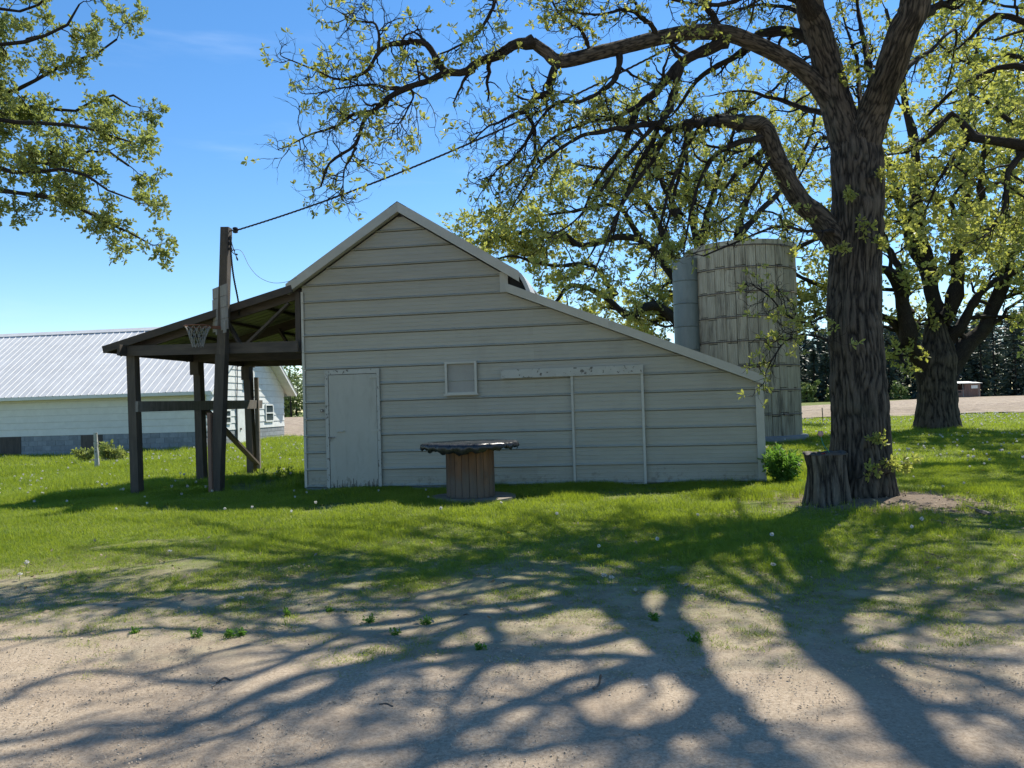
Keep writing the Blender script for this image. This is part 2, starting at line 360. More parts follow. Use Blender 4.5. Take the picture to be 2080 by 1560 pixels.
mt, nd, lk, bs = new_mat('ground_gravel_to_lawn')
g = nd.new("ShaderNodeNewGeometry"); P = g.outputs["Position"]
sx = nd.new("ShaderNodeSeparateXYZ"); lk.new(P, sx.inputs[0])
edge = math_n(nd, lk, 'ADD', math_n(nd, lk, 'ADD', sx.outputs[1], math_n(nd, lk, 'MULTIPLY', sx.outputs[0], 0.15)), -4.7)
nbig = noise(nd, lk, P, 0.8, 5, 0.6); nmid = noise(nd, lk, P, 4.5, 6, 0.65); nfine = noise(nd, lk, P, 55, 4, 0.7); ngrit = noise(nd, lk, P, 160, 3, 0.7)
e2 = math_n(nd, lk, 'ADD', edge, math_n(nd, lk, 'MULTIPLY', math_n(nd, lk, 'ADD', nbig, -0.5), 2.2))
e3 = math_n(nd, lk, 'ADD', e2, math_n(nd, lk, 'MULTIPLY', math_n(nd, lk, 'ADD', nmid, -0.5), 1.6))
gravel = mixc(nd, lk, remap(nd, lk, nfine, 0.3, 0.7), (0.265, 0.205, 0.142), (0.445, 0.36, 0.265))
gravel = mixc(nd, lk, remap(nd, lk, ngrit, 0.55, 0.72, 0, 0.6), gravel, (0.54, 0.44, 0.33))
gravel = mixc(nd, lk, remap(nd, lk, ngrit, 0.44, 0.30, 0, 0.7), gravel, (0.12, 0.09, 0.062))
gravel = mixc(nd, lk, remap(nd, lk, nbig, 0.42, 0.62, 0, 0.35), gravel, (0.225, 0.165, 0.115))
soil = mixc(nd, lk, remap(nd, lk, nmid, 0.35, 0.65), (0.20, 0.16, 0.105), (0.31, 0.265, 0.175))
soil = mixc(nd, lk, remap(nd, lk, nfine, 0.5, 0.7, 0, 0.5), soil, (0.37, 0.34, 0.22))
lawn = mixc(nd, lk, remap(nd, lk, nmid, 0.35, 0.65), (0.075, 0.105, 0.022), (0.15, 0.175, 0.042))
lawn = mixc(nd, lk, remap(nd, lk, noise(nd, lk, P, 1.7, 5, 0.6), 0.50, 0.64, 0, 0.7), lawn, (0.26, 0.235, 0.115))
c = mixc(nd, lk, remap(nd, lk, e3, -1.0, 0.9), gravel, soil)
c = mixc(nd, lk, remap(nd, lk, e3, 0.5, 3.4), c, lawn)
# bare earth round the big oak
dv = nd.new("ShaderNodeVectorMath"); dv.operation = 'DISTANCE'; lk.new(P, dv.inputs[0]); dv.inputs[1].default_value = (4.85, 10.1, 0)
bare = math_n(nd, lk, 'ADD', dv.outputs["Value"], math_n(nd, lk, 'MULTIPLY', math_n(nd, lk, 'ADD', nmid, -0.5), 1.8))
c = mixc(nd, lk, remap(nd, lk, bare, 1.6, 0.9), c, (0.17, 0.13, 0.095))
lk.new(c, bs.inputs["Base Color"]); bs.inputs["Roughness"].default_value = 0.95; bs.inputs["Specular IOR Level"].default_value = 0.15
bump(nd, lk, bs, math_n(nd, lk, 'ADD', nfine, math_n(nd, lk, 'MULTIPLY', ngrit, 0.6)), 0.55, 0.012)
ground = put('ground', np_mesh('ground', np.stack([GX.ravel(), GY.ravel(), GZ.ravel()], 1), GF, mt, True))
tag(ground, 'tan gravel yard merging into sunlit green lawn', 'ground', kind='structure')

# tilled field: furrowed sheet
mt, nd, lk, bs = new_mat('tilled_soil')
g = nd.new("ShaderNodeNewGeometry"); P = g.outputs["Position"]
n1 = noise(nd, lk, P, 1.6, 7, 0.7); n2 = noise(nd, lk, P, 0.12, 4, 0.6)
c = mixc(nd, lk, remap(nd, lk, n1, 0.35, 0.68), (0.20, 0.15, 0.105), (0.37, 0.29, 0.21))
c = mixc(nd, lk, remap(nd, lk, n2, 0.4, 0.65, 0, 0.5), c, (0.31, 0.25, 0.165))
lk.new(c, bs.inputs["Base Color"]); bs.inputs["Roughness"].default_value = 0.95
bump(nd, lk, bs, n1, 0.6, 0.15)
fx = np.linspace(-130, 160, 150); fy = np.concatenate([np.arange(38, 70, 0.38), np.arange(70, 109, 0.8)])
FX, FY = np.meshgrid(fx, fy)
FY2 = FY + 2.0 * np.sin(FX * 0.03) * (FY < 39) + np.where(FY < 38.5, 0.6 * np.sin(FX * 0.9) , 0)
farcut = -34 * np.clip((60 - FX) / 32, 0, 1) * np.clip(FX / 12, 0, 1)
FY2 = FY2 + farcut * np.clip((FY - 42) / 67, 0, 1)
FZ = ground_z(FX, FY2) + 0.05 + 0.05 * (np.arange(len(fy))[:, None] % 2) + 0.05 * (vnoise(np.stack([FX.ravel() * 0.8, FY.ravel() * 0.9, 0 * FX.ravel()], 1)).reshape(FX.shape) - 0.4)
ii = np.arange(FX.size).reshape(FX.shape)
field = put('field', np_mesh('field', np.stack([FX.ravel(), FY2.ravel(), FZ.ravel()], 1), np.stack([ii[:-1, :-1], ii[:-1, 1:], ii[1:, 1:], ii[1:, :-1]], -1).reshape(-1, 4), mt))
tag(field, 'bare tilled brown field beyond the lawn', 'field', kind='structure')

# ================================================================== TREES
def norm(a): return a / (np.linalg.norm(a, axis=-1, keepdims=True) + 1e-9)
def resample(pts, n):
    """Catmull-Rom through the points, n samples evenly spaced"""
    p = np.array(pts, float)
    if len(p) == 2: p = np.array([p[0], (p[0] + p[1]) / 2, p[1]])
    e = np.vstack([2 * p[0] - p[1], p, 2 * p[-1] - p[-2]])
    out = []
    for i in range(len(p) - 1):
        a, b, c, d = e[i:i + 4]
        for t in np.linspace(0, 1, 12, endpoint=False):
            out.append(0.5 * (2 * b + (c - a) * t + (2 * a - 5 * b + 4 * c - d) * t * t + (3 * b - a - 3 * c + d) * t ** 3))
    out.append(p[-1]); out = np.array(out)
    s = np.concatenate([[0], np.cumsum(np.linalg.norm(np.diff(out, axis=0), axis=1))])
    q = np.linspace(0, s[-1], n)
    return np.stack([np.interp(q, s, out[:, k]) for k in range(3)], 1)
def tubes(P, R, sides):
    """P (N,n,3), R (N,n) -> vertices, quads, bark coordinates"""
    Nn, n, _ = P.shape
    T = norm(np.gradient(P, axis=1))
    mean = norm(P[:, -1] - P[:, 0])
    ref = np.cross(mean, np.where(np.abs(mean[:, 2:3]) < 0.8, np.array([[0, 0, 1.0]]), np.array([[1.0, 0, 0]])))
    ref = norm(ref)[:, None, :]
    b = norm(np.cross(T, np.broadcast_to(ref, T.shape))); c = np.cross(b, T)
    a = np.arange(sides) * 2 * math.pi / sides
    V = P[:, :, None, :] + R[:, :, None, None] * (b[:, :, None, :] * np.cos(a)[None, None, :, None] + c[:, :, None, :] * np.sin(a)[None, None, :, None])
    L = np.concatenate([np.zeros((Nn, 1)), np.cumsum(np.linalg.norm(np.diff(P, axis=1), axis=2), 1)], 1)
    bk = np.stack([np.broadcast_to(np.cos(a) * 1.0, (Nn, n, sides)) * np.maximum(R[:, :1, None], 0.03), np.broadcast_to(np.sin(a), (Nn, n, sides)) * np.maximum(R[:, :1, None], 0.03), np.broadcast_to(L[:, :, None], (Nn, n, sides))], -1)
    bk = bk + (np.arange(Nn) * 3.7)[:, None, None, None]
    base = (np.arange(Nn) * n * sides)[:, None, None]
    k = (np.arange(n - 1) * sides)[None, :, None]; i = np.arange(sides)[None, None, :]; j = (i + 1) % sides
    F = np.stack([base + k + i, base + k + j, base + k + sides + j, base + k + sides + i], -1).reshape(-1, 4)
    return V.reshape(-1, 3), F, bk.reshape(-1, 3)

class Grow:
    def __init__(self, seed): self.r = np.random.default_rng(seed); self.V, self.F, self.B, self.off = [], [], [], 0; self.leaf = []
    def add(self, P, R, sides):
        v, f, b = tubes(P, R, sides); self.V.append(v); self.F.append(f + self.off); self.B.append(b); self.off += len(v)
    def limbs(self, lst, n=40, sides=12, gn=0.5):
        """lst of (points, r0, r1); returns P, R"""
        P = np.stack([resample(p, n) for p, _, _ in lst]); t = np.linspace(0, 1, n)
        R = np.stack([a + (b - a) * t ** 0.8 for _, a, b in lst])
        w = self.r.normal(0, 1, P.shape)
        for _ in range(2): w[:, 1:-1] = (w[:, :-2] + w[:, 1:-1] * 2 + w[:, 2:]) / 4
        w[:, 0] = 0
        P = P + w * (R[:, :, None] * gn)
        R = R * (1 + 0.10 * self.r.normal(0, 1, R.shape)); R[:, 0] = [a for _, a, _ in lst]
        Rf = R.copy(); Rf[:, :3] *= np.array([1.35, 1.15, 1.05])
        self.add(P, Rf, sides)
        return P, R
    def kids(self, P, R, k, length, n, spread=(0.5, 1.2), bias=(0, 0, 0.1), gn=0.3, rr=0.55, r_min=0.004, sides=4, t0=0.15, tip=True, taper=0.25, curl=(0, 0, 0), draw=True):
        Nn, m, _ = P.shape; r = self.r
        t = t0 + (1 - t0) * (np.arange(k)[None, :] + r.random((Nn, k))) / k
        if tip: t[:, -1] = 1.0
        x = t * (m - 1); i = np.clip(np.floor(x).astype(int), 0, m - 2); f = (x - i)[..., None]; ar = np.arange(Nn)[:, None]
        S = P[ar, i] * (1 - f) + P[ar, i + 1] * f
        T = norm(P[ar, i + 1] - P[ar, i])
        q = r.normal(0, 1, T.shape); q = norm(q - T * (q * T).sum(-1, keepdims=True))
        ang = r.uniform(spread[0], spread[1], t.shape); 
        if tip: ang[:, -1] *= 0.3
        D = norm(T * np.cos(ang)[..., None] + q * np.sin(ang)[..., None] + np.array(bias))
        rs = np.maximum(R[ar, i] * rr * r.uniform(0.7, 1.1, t.shape), r_min)
        Ln = length * r.uniform(0.55, 1.25, t.shape) * (1.15 - 0.5 * t)
        S, D, rs, Ln = S.reshape(-1, 3), D.reshape(-1, 3), rs.ravel(), Ln.ravel()
        C = [S]; d = D; step = (Ln / (n - 1))[:, None]
        for s in range(n - 1):
            d = norm(d + r.normal(0, gn, d.shape) + np.array(curl) * (s / n)); C.append(C[-1] + d * step)
        P2 = np.stack(C, 1); R2 = rs[:, None] * (1 - (1 - taper) * np.linspace(0, 1, n))[None]
        if draw: self.add(P2, R2, sides)
        return P2, R2
    def tips(self, P, extra=0):
        d = norm(P[:, -1] - P[:, -2]); self.leaf.append((P[:, -1], d))
        for _ in range(extra):
            n = P.shape[1]; j = self.r.integers(1, n - 1, len(P)) if n > 2 else np.zeros(len(P), int)
            ar = np.arange(len(P)); self.leaf.append((P[ar, j], norm(P[ar, j + 1] - P[ar, j] + self.r.normal(0, 0.5, d.shape))))
    def wood(self, name, mat, parent):
        me = np_mesh(name, np.concatenate(self.V), np.concatenate(self.F), mat, True); vec_attr(me, "bk", np.concatenate(self.B))
        return put(name, me, parent)
    def leaves(self, name, mat, parent, k=6, size=0.055, width=0.5, cone=0.9, keep=1.0, droop=0.0, simple=False):
        C = np.concatenate([a for a, _ in self.leaf]); D = np.concatenate([b for _, b in self.leaf]); r = self.r
        if keep < 1:
            s = r.random(len(C)) < keep; C, D = C[s], D[s]
        C = np.repeat(C, k, 0); D = np.repeat(D, k, 0); n = len(C)
        d = norm(D * 0.55 + r.normal(0, cone * 0.62, (n, 3)) + np.array([0, 0, 0.12 - droop]))
        q = r.normal(0, 1, (n, 3)); w = norm(np.cross(d, q)); nn = np.cross(w, d)
        L = (size * r.uniform(0.38, 1.45, n))[:, None]; W = L * width * r.uniform(0.7, 1.2, (n, 1)) * 0.5
        C = C + d * L * 0.12
        if simple:
            V = np.stack([C, C + d * L * 0.55 + w * W, C + d * L, C + d * L * 0.55 - w * W], 1).reshape(-1, 3)
            F = np.arange(4 * n).reshape(n, 4)
        else:
            fold = nn * W * 0.45
            V = np.stack([C, C + d * L * 0.40 + w * W * 0.62 + fold, C + d * L * 0.74 + w * W + fold, C + d * L * 1.0 - nn * L * 0.10, C + d * L * 0.74 - w * W + fold, C + d * L * 0.40 - w * W * 0.62 + fold], 1).reshape(-1, 3)
            b = np.arange(n)[:, None] * 6
            F = np.concatenate([b + np.array([[0, 1, 2, 3]]), b + np.array([[0, 3, 4, 5]])])
        return put(name, np_mesh(name, V, F, mat), parent)

def furrowed(name, pts, radii, mat, parent, seg=110, rings=240, depth=0.028, flare=None, freq=15, seed=0, wob=0.05, asp=0.13):
    """trunk with real bark ridges: pts/radii control points along the axis"""
    A = resample([tuple(p) for p in pts], rings)
    s = np.concatenate([[0], np.cumsum(np.linalg.norm(np.diff(A, axis=0), axis=1))])
    cs = np.concatenate([[0], np.cumsum(np.linalg.norm(np.diff(np.array(pts, float), axis=0), axis=1))]) ; cs = cs / cs[-1] * s[-1]
    R = np.interp(s, cs, radii)
    T = norm(np.gradient(A, axis=0)); ref = np.array([1.0, 0.0, 0.0]) if abs(T[:, 2].mean()) > 0.5 else np.array([0, 0.3, 1.0])
    b = norm(np.cross(T, ref)); c = np.cross(b, T)
    a = np.arange(seg) * 2 * math.pi / seg
    r0 = float(np.mean(radii))
    ca, sa = np.cos(a)[None, :], np.sin(a)[None, :]
    S = np.broadcast_to(s[:, None], (rings, seg)); X = np.broadcast_to(ca * r0, S.shape); Y = np.broadcast_to(sa * r0, S.shape)
    q = np.stack([X.ravel(), Y.ravel(), S.ravel()], 1) + seed
    warp = (vnoise(q * np.array([3, 3, 2.4])) - 0.5) * 0.10
    f = freq / 0.34 * 0.34
    p1 = np.stack([(q[:, 0] + warp) * f, (q[:, 1] + warp) * f, q[:, 2] * f * asp], 1)
    rdg = 1 - np.abs(vnoise(p1 * 1.9) * 2 - 1); rdg2 = 1 - np.abs(vnoise(p1 * 3.7 + 9) * 2 - 1)
    h = (np.clip(1.35 * (1 - rdg), 0, 1) ** 0.8 * 0.72 + 0.28 * (1 - rdg2)).reshape(S.shape)
    big = (vnoise(q * np.array([2.2, 2.2, 0.8]) + 21) - 0.5).reshape(S.shape) * wob
    rr = R[:, None] * (1 + big * 2) + (h - 0.45) * depth * np.clip(R[:, None] / 0.30, 0.35, 1.2)
    if flare is not None: rr = rr + flare(s)[:, None] * (0.55 + 0.45 * np.cos(5 * a[None, :] + 0.8) + 0.3 * np.cos(3 * a[None, :] + 2))
    V = A[:, None, :] + rr[..., None] * (b[:, None, :] * ca[..., None] + c[:, None, :] * sa[..., None])
    ii = np.arange(rings * seg).reshape(rings, seg); jj = np.roll(ii, -1, 1)
    F = np.stack([ii[:-1], jj[:-1], jj[1:], ii[1:]], -1).reshape(-1, 4)
    me = np_mesh(name, V.reshape(-1, 3), F, mat, True)
    vec_attr(me, "bk", np.stack([X.ravel(), Y.ravel(), S.ravel()], 1) * 1.0)
    vec_attr(me, "bh", np.repeat(h.reshape(-1, 1), 3, 1))
    return put(name, me, parent)

# ------------------------------------------------ the big oak beside the barn
base = np.array([4.66, 10.45, 0.0])
oak = thing('oak_tree', 'large dark furrowed oak with spreading limbs beside the tree stump', 'tree', base)
TR = [at(1752, 1040, 10.5), at(1749, 985, 10.5), at(1748, 900, 10.5), at(1742, 760, 10.5), at(1735, 640, 10.5), at(1738, 520, 10.5), at(1742, 400, 10.5), at(1740, 320, 10.5), at(1732, 255, 10.5)]
TR[0][2] = -0.25
furrowed('trunk', TR, [0.46, 0.42, 0.37, 0.358, 0.342, 0.328, 0.325, 0.33, 0.25], M['bark'], oak, 220, 320, 0.034,
         flare=lambda s: 0.16 * np.exp(-s / 0.35), seed=1.7, wob=0.03)
LS = [at(1728, 300, 10.5), at(1700, 215, 10.5), at(1682, 140, 10.45), at(1661, 63, 10.3), at(1644, 0, 10.1), shade(1262, 1222, 7.35), shade(1325, 1280, 7.9), shade(1395, 1350, 8.5), shade(1465, 1415, 9.2)]
RS = [at(1748, 300, 10.45), at(1775, 225, 10.25), at(1805, 148, 9.9), at(1835, 63, 9.55), at(1860, 0, 9.35), shade(1640, 1250, 7.3), shade(1690, 1325, 8.1), shade(1790, 1400, 9.1), shade(1840, 1475, 9.9), shade(1915, 1560, 10.6)]
furrowed('trunk', LS, [0.25, 0.21, 0.19, 0.18, 0.17, 0.155, 0.15, 0.13, 0.10], M['bark'], oak, 170, 300, 0.026, seed=5.1, wob=0.06, freq=21, asp=0.17)
furrowed('trunk', RS, [0.25, 0.21, 0.19, 0.185, 0.18, 0.17, 0.165, 0.15, 0.13, 0.10], M['bark'], oak, 170, 320, 0.026, seed=9.3, wob=0.06, freq=21, asp=0.17)
L1 = [(1690, 215, 10.5), (1657, 169, 10.45), (1614, 131, 10.35), (1560, 101, 10.25), (1496, 74, 10.1), (1454, 66, 10.0), (1390, 68, 9.9), (1327, 80, 9.8), (1263, 96, 9.65), (1216, 107, 9.55), (1139, 124, 9.4), (1110, 106, 9.35), (1081, 85, 9.3), (1055, 86, 9.25), (1019, 113, 9.2), (971, 126, 9.15), (942, 146, 9.1), (905, 149, 9.1), (869, 164, 9.05), (832, 173, 9.05), (796, 194, 9), (766, 219, 9), (741, 241, 9), (723, 292, 9), (686, 318, 9), (664, 340, 9), (655, 378, 9)]
L3 = [(1702, 492, 10.5), (1662, 440, 10.45), (1631, 415, 10.4), (1602, 370, 10.35), (1574, 313, 10.25), (1556, 268, 10.15), (1540, 252, 10.1), (1505, 250, 10.0), (1454, 245, 9.9), (1403, 252, 9.75), (1361, 262, 9.6), (1318, 252, 9.5), (1270, 262, 9.4)]
pp = lambda L, dy=0.0: [at(x, y, Y + dy) for x, y, Y in L]
furrowed('limb', pp(L1[:13]), [0.15, 0.13, 0.12, 0.112, 0.106, 0.102, 0.096, 0.092, 0.088, 0.086, 0.083, 0.07, 0.064], M['bark'], oak, 80, 260, 0.015, seed=13.0, wob=0.12, freq=24, asp=0.18)
furrowed('limb', pp(L3[:9]), [0.18, 0.15, 0.138, 0.130, 0.124, 0.125, 0.105, 0.09, 0.082], M['bark'], oak, 80, 180, 0.018, seed=17.0, wob=0.16, freq=24, asp=0.18)
G = Grow(21)
hand = []      # (points, r0, r1) limbs seen in the photograph
hand.append((pp(L1[12:]), 0.070, 0.012))
hand.append((pp([(1139, 124, 9.4), (1121, 153, 9.35), (1114, 190, 9.3), (1088, 196, 9.3), (1070, 226, 9.25), (1084, 256, 9.2), (1088, 303, 9.15), (1099, 336, 9.1)]), 0.062, 0.012))
hand.append((pp([(1070, 226, 9.25), (1040, 236, 9.2), (1010, 250, 9.1), (985, 262, 9.1), (962, 285, 9.1)]), 0.030, 0.006))
hand.append((pp([(1084, 262, 9.2), (1060, 300, 9.2), (1035, 330, 9.2), (1010, 345, 9.2), (975, 395, 9.2)]), 0.026, 0.006))
hand.append((pp([(905, 147, 9.1), (890, 125, 9.1), (876, 104, 9.05), (865, 91, 9), (832, 86, 9), (777, 99, 8.95), (745, 142, 8.9), (693, 161, 8.9), (631, 139, 8.85), (577, 117, 8.8)]), 0.046, 0.006))
hand.append((pp([(759, 226, 9), (715, 234, 8.95), (686, 256, 8.9), (631, 274, 8.9), (577, 300, 8.9)]), 0.028, 0.006))
hand.append((pp([(770, 104, 8.95), (770, 73, 8.9), (759, 47, 8.85), (723, 42, 8.85), (690, 25, 8.8)]), 0.022, 0.006))
hand.append((pp([(832, 176, 9.05), (790, 178, 9), (745, 172, 9), (690, 180, 9), (640, 190, 9)]), 0.022, 0.006))
hand.append((pp([(832, 176, 9.05), (838, 200, 9), (815, 245, 9), (800, 262, 9)]), 0.016, 0.005))
hand.append((pp([(723, 300, 9), (700, 345, 9), (695, 380, 9), (680, 395, 9)]), 0.018, 0.005))
hand.append((pp([(1263, 96, 9.65), (1255, 150, 9.5), (1235, 175, 9.4), (1180, 205, 9.3), (1120, 215, 9.2), (1060, 300, 9.1)]), 0.046, 0.008))
hand.append((pp([(1471, 82, 10.05), (1411, 112, 10.0), (1369, 142, 9.9), (1335, 185, 9.8), (1301, 214, 9.7), (1268, 290, 9.6), (1215, 365, 9.5), (1180, 440, 9.4)]), 0.090, 0.012))
hand.append((pp([(1378, 135, 9.9), (1370, 190, 9.8), (1350, 240, 9.7), (1300, 330, 9.6), (1262, 420, 9.5), (1240, 500, 9.5)]), 0.060, 0.009))
hand.append((pp([(1462, 62, 10.0), (1440, 20, 9.95), (1415, -30, 9.8), (1370, -90, 9.5)]), 0.06, 0.02))
hand.append((pp([(1690, 85, 10.4), (1600, 62, 10.7), (1540, 72, 11), (1500, 110, 11.3), (1420, 160, 11.6), (1370, 230, 11.8)]), 0.10, 0.02))
hand.append((pp(L3[7:]), 0.090, 0.03))
for q, r0 in (([(1403, 255, 9.75), (1380, 330, 9.7), (1350, 420, 9.6), (1335, 500, 9.6), (1330, 560, 9.6)], 0.036),
              ([(1361, 262, 9.6), (1322, 330, 9.5), (1272, 400, 9.4), (1232, 490, 9.3), (1205, 560, 9.3)], 0.036),
              ([(1328, 255, 9.5), (1270, 320, 9.4), (1215, 395, 9.3), (1165, 450, 9.2), (1120, 480, 9.2)], 0.032),
              ([(1430, 248, 9.85), (1395, 300, 9.9), (1370, 390, 9.9), (1350, 470, 9.9), (1300, 560, 9.9)], 0.034),
              ([(1560, 280, 10.15), (1500, 290, 10.0), (1440, 330, 9.9), (1405, 420, 9.8), (1388, 520, 9.8)], 0.050),
              ([(1556, 300, 10.2), (1505, 345, 10.3), (1465, 395, 10.4), (1440, 470, 10.4)], 0.036),
              ([(1570, 320, 10.25), (1520, 400, 10.3), (1480, 440, 10.3), (1420, 470, 10.3)], 0.03),
              ([(1270, 262, 9.4), (1205, 270, 9.2), (1140, 300, 9.1), (1085, 350, 9.0), (1040, 420, 9.0)], 0.034),
              ([(1301, 214, 9.7), (1240, 240, 9.6), (1190, 250, 9.5), (1110, 290, 9.4), (1050, 380, 9.4)], 0.032),
              ([(1690, 470, 10.3), (1640, 470, 9.9), (1580, 460, 9.6), (1500, 490, 9.4), (1430, 520, 9.3)], 0.028),
              ([(1685, 640, 10.2), (1640, 655, 9.9), (1600, 640, 9.8), (1560, 600, 9.7), (1530, 580, 9.7)], 0.020),
              ([(1680, 690, 10.2), (1640, 680, 9.9), (1600, 690, 9.8), (1575, 720, 9.7), (1560, 745, 9.7)], 0.016),
              ([(1780, 250, 10.2), (1770, 160, 10.7), (1755, 80, 11.2), (1740, 0, 11.6), (1735, -80, 11.9)], 0.085),
              ([(1848, 40, 9.5), (1900, 15, 9.8), (1935, 0, 10), (1990, -60, 10.3)], 0.080),
              ([(1800, 160, 10), (1880, 110, 10.6), (1940, 60, 11.2), (1935, 120, 11.4), (1920, 190, 11.6)], 0.05),
              ([(1640, 10, 10.1), (1560, -20, 9.8), (1480, 5, 9.5), (1420, 10, 9.2), (1330, -10, 8.9)], 0.06),
              ([(1705, 240, 10.7), (1650, 225, 11.2), (1585, 205, 11.6), (1510, 185, 11.9), (1440, 195, 12.2)], 0.06),
              ([(1690, 150, 10.6), (1650, 115, 11.4), (1600, 150, 11.9), (1560, 190, 12.2), (1500, 220, 12.4)], 0.05),
              ([(1725, 300, 10.7), (1670, 280, 11.3), (1640, 330, 11.8), (1600, 400, 12.1)], 0.04),
              ([(1670, 60, 10.5), (1610, 20, 11), (1540, 10, 11.5), (1460, 30, 12)], 0.05),
              ([(1752, 262, 10.5), (1746, 200, 10.9), (1740, 120, 11.5), (1720, 60, 12), (1700, -20, 12.5)], 0.05),
              ([(1340, 80, 9.8), (1310, 40, 9.6), (1270, 20, 9.4), (1210, 30, 9.2), (1150, 20, 9.0)], 0.035),
              ([(1200, 108, 9.5), (1180, 60, 9.4), (1140, 30, 9.3), (1110, -20, 9.2)], 0.03),
              ([(1011, -40, 9), (1005, 5, 9), (982, 51, 9), (942, 88, 9), (894, 110, 9)], 0.03)):
    hand.append((pp(q), r0, 0.009))
# limbs above the frame whose shadows cross the gravel
s2 = [at(1650, 25, 10.15), shade(1200, 1205, 6.9), shade(1000, 1232, 7.1), shade(790, 1260, 7.3), shade(590, 1285, 7.4), shade(390, 1275, 7.3), shade(150, 1290, 7.2), shade(-80, 1305, 7.0)]
s3 = [shade(1262, 1222, 7.35), shade(1120, 1240, 7.5), shade(985, 1258, 7.6), shade(815, 1330, 8.0), shade(640, 1370, 8.2), shade(490, 1425, 8.4), shade(340, 1480, 8.5), shade(190, 1505, 8.5), shade(-30, 1545, 8.3)]
s4 = [shade(820, 1328, 8.0), shade(715, 1385, 8.3), shade(540, 1460, 8.7), shade(390, 1510, 8.9), shade(150, 1575, 9.0)]
s5 = [shade(1465, 1415, 9.2), shade(1400, 1460, 9.5), shade(1330, 1510, 9.8), shade(1230, 1570, 10.2)]
s6 = [shade(1465, 1415, 9.2), shade(1520, 1470, 9.7), shade(1610, 1545, 10.3), shade(1680, 1640, 10.9)]
s7 = [shade(1690, 1325, 8.1), shade(1770, 1330, 8.4), shade(1890, 1328, 8.6), shade(2090, 1352, 8.7)]
s8 = [shade(1640, 1250, 7.3), shade(1640, 1380, 8.2), shade(1635, 1480, 9.0), shade(1660, 1560, 9.8)]
s9 = [shade(985, 1258, 7.6), shade(1010, 1330, 8.2), shade(930, 1400, 8.7), shade(930, 1500, 9.3)]
s10 = [shade(1395, 1350, 8.5), shade(1250, 1380, 8.9), shade(1120, 1440, 9.4), shade(1000, 1540, 9.9)]
s11 = [shade(1600, 1190, 6.8), shade(1500, 1260, 7.0), shade(1350, 1270, 7.2), shade(1150, 1300, 7.5), shade(900, 1440, 7.6)]
d1 = [shade(1395, 1350, 8.5), shade(1350, 1180, 9.2), shade(1200, 1120, 9.5), shade(1000, 1100, 9.8), shade(800, 1085, 10.0), shade(620, 1080, 10.0)]
d2 = [shade(1350, 1180, 9.2), shade(1440, 1100, 9.8), shade(1300, 1075, 10.2), shade(1120, 1062, 10.5)]
d3 = [shade(1262, 1222, 7.35), shade(1160, 1160, 8.4), shade(1000, 1140, 8.9), shade(800, 1142, 9.2), shade(600, 1132, 9.3), shade(380, 1118, 9.2), shade(180, 1120, 9.1)]
d4 = [shade(1690, 1325, 8.1), shade(1720, 1200, 8.8), shade(1830, 1120, 9.4), shade(1960, 1100, 9.6), shade(2090, 1085, 9.6)]
d5 = [shade(1640, 1250, 7.3), shade(1760, 1215, 7.9), shade(1900, 1190, 8.3), shade(2090, 1205, 8.4)]
d6 = [shade(985, 1258, 7.6), shade(800, 1235, 8.2), shade(560, 1240, 8.5), shade(300, 1235, 8.5), shade(60, 1225, 8.4)]
fans = []
fr_ = np.random.default_rng(15)
for a_, b_, r_ in (((1325, 1280, 7.9), (-100, 1400, 8.6), .075), ((1395, 1350, 8.5), (-60, 1475, 9.3), .07), ((1395, 1350, 8.5), (120, 1640, 9.7), .08), ((1465, 1415, 9.2), (520, 1650, 10), .075), 
                   ((1262, 1222, 7.35), (-100, 1262, 8.2), .06), ((1262, 1222, 7.35), (150, 1160, 8.8), .06), ((1262, 1222, 7.35), (450, 1098, 9.4), .06), ((1640, 1250, 7.3), (900, 1068, 9.8), .06), ((1640, 1250, 7.3), (1400, 1052, 9.6), .06),
                   ((1640, 1250, 7.3), (2150, 1262, 8.4), .06), ((1690, 1325, 8.1), (2150, 1415, 9.2), .065), ((1790, 1400, 9.1), (2150, 1500, 9.8), .07), ((1840, 1475, 9.9), (2160, 1620, 10.5), .06), 
                   ((1640, 1250, 7.3), (1960, 1128, 8.7), .055), ((1325, 1280, 7.9), (560, 1345, 8.4), .05)):
    n_ = 6; t_ = np.linspace(0, 1, n_)
    q_ = np.array([[a_[k] + (b_[k] - a_[k]) * t for k in range(3)] for t in t_])
    L_ = math.hypot(b_[0] - a_[0], b_[1] - a_[1])
    q_[1:, 0] += fr_.normal(0, 0.03 * L_, n_ - 1); q_[1:, 1] += fr_.normal(0, 0.02 * L_, n_ - 1); q_[1:, 2] += fr_.normal(0, 0.12, n_ - 1)
    fans.append(([shade(*p_) for p_ in q_], r_, 0.028))
big = fans + [(d1, 0.10, 0.045), (d2, 0.08, 0.045), (d3, 0.09, 0.045), (d4, 0.09, 0.045), (d5, 0.07, 0.045), (d6, 0.07, 0.045), (s2, 0.115, 0.02), (s3, 0.13, 0.02), (s4, 0.085, 0.02), (s5, 0.11, 0.03), (s6, 0.10, 0.03), (s7, 0.09, 0.02), (s9, 0.07, 0.02), (s10, 0.085, 0.02)]
PH, RH = G.limbs(hand, 36, 8, 0.45)
PB, RB = G.limbs(big, 36, 9, 0.5)
P2, R2 = G.kids(PH, RH, 14, 0.55, 10, (0.5, 1.25), (-0.05, 0, 0.03), 0.36, 0.50, 0.0075, 4, 0.10)
P3, R3 = G.kids(P2, R2, 6, 0.25, 6, (0.4, 1.2), (0, 0, 0.03), 0.36, 0.65, 0.0045, 3, 0.2)
P4, R4 = G.kids(P3, R3, 2, 0.12, 4, (0.3, 1.0), (0, 0, 0.1), 0.3, 0.75, 0.0028, 3, 0.4)
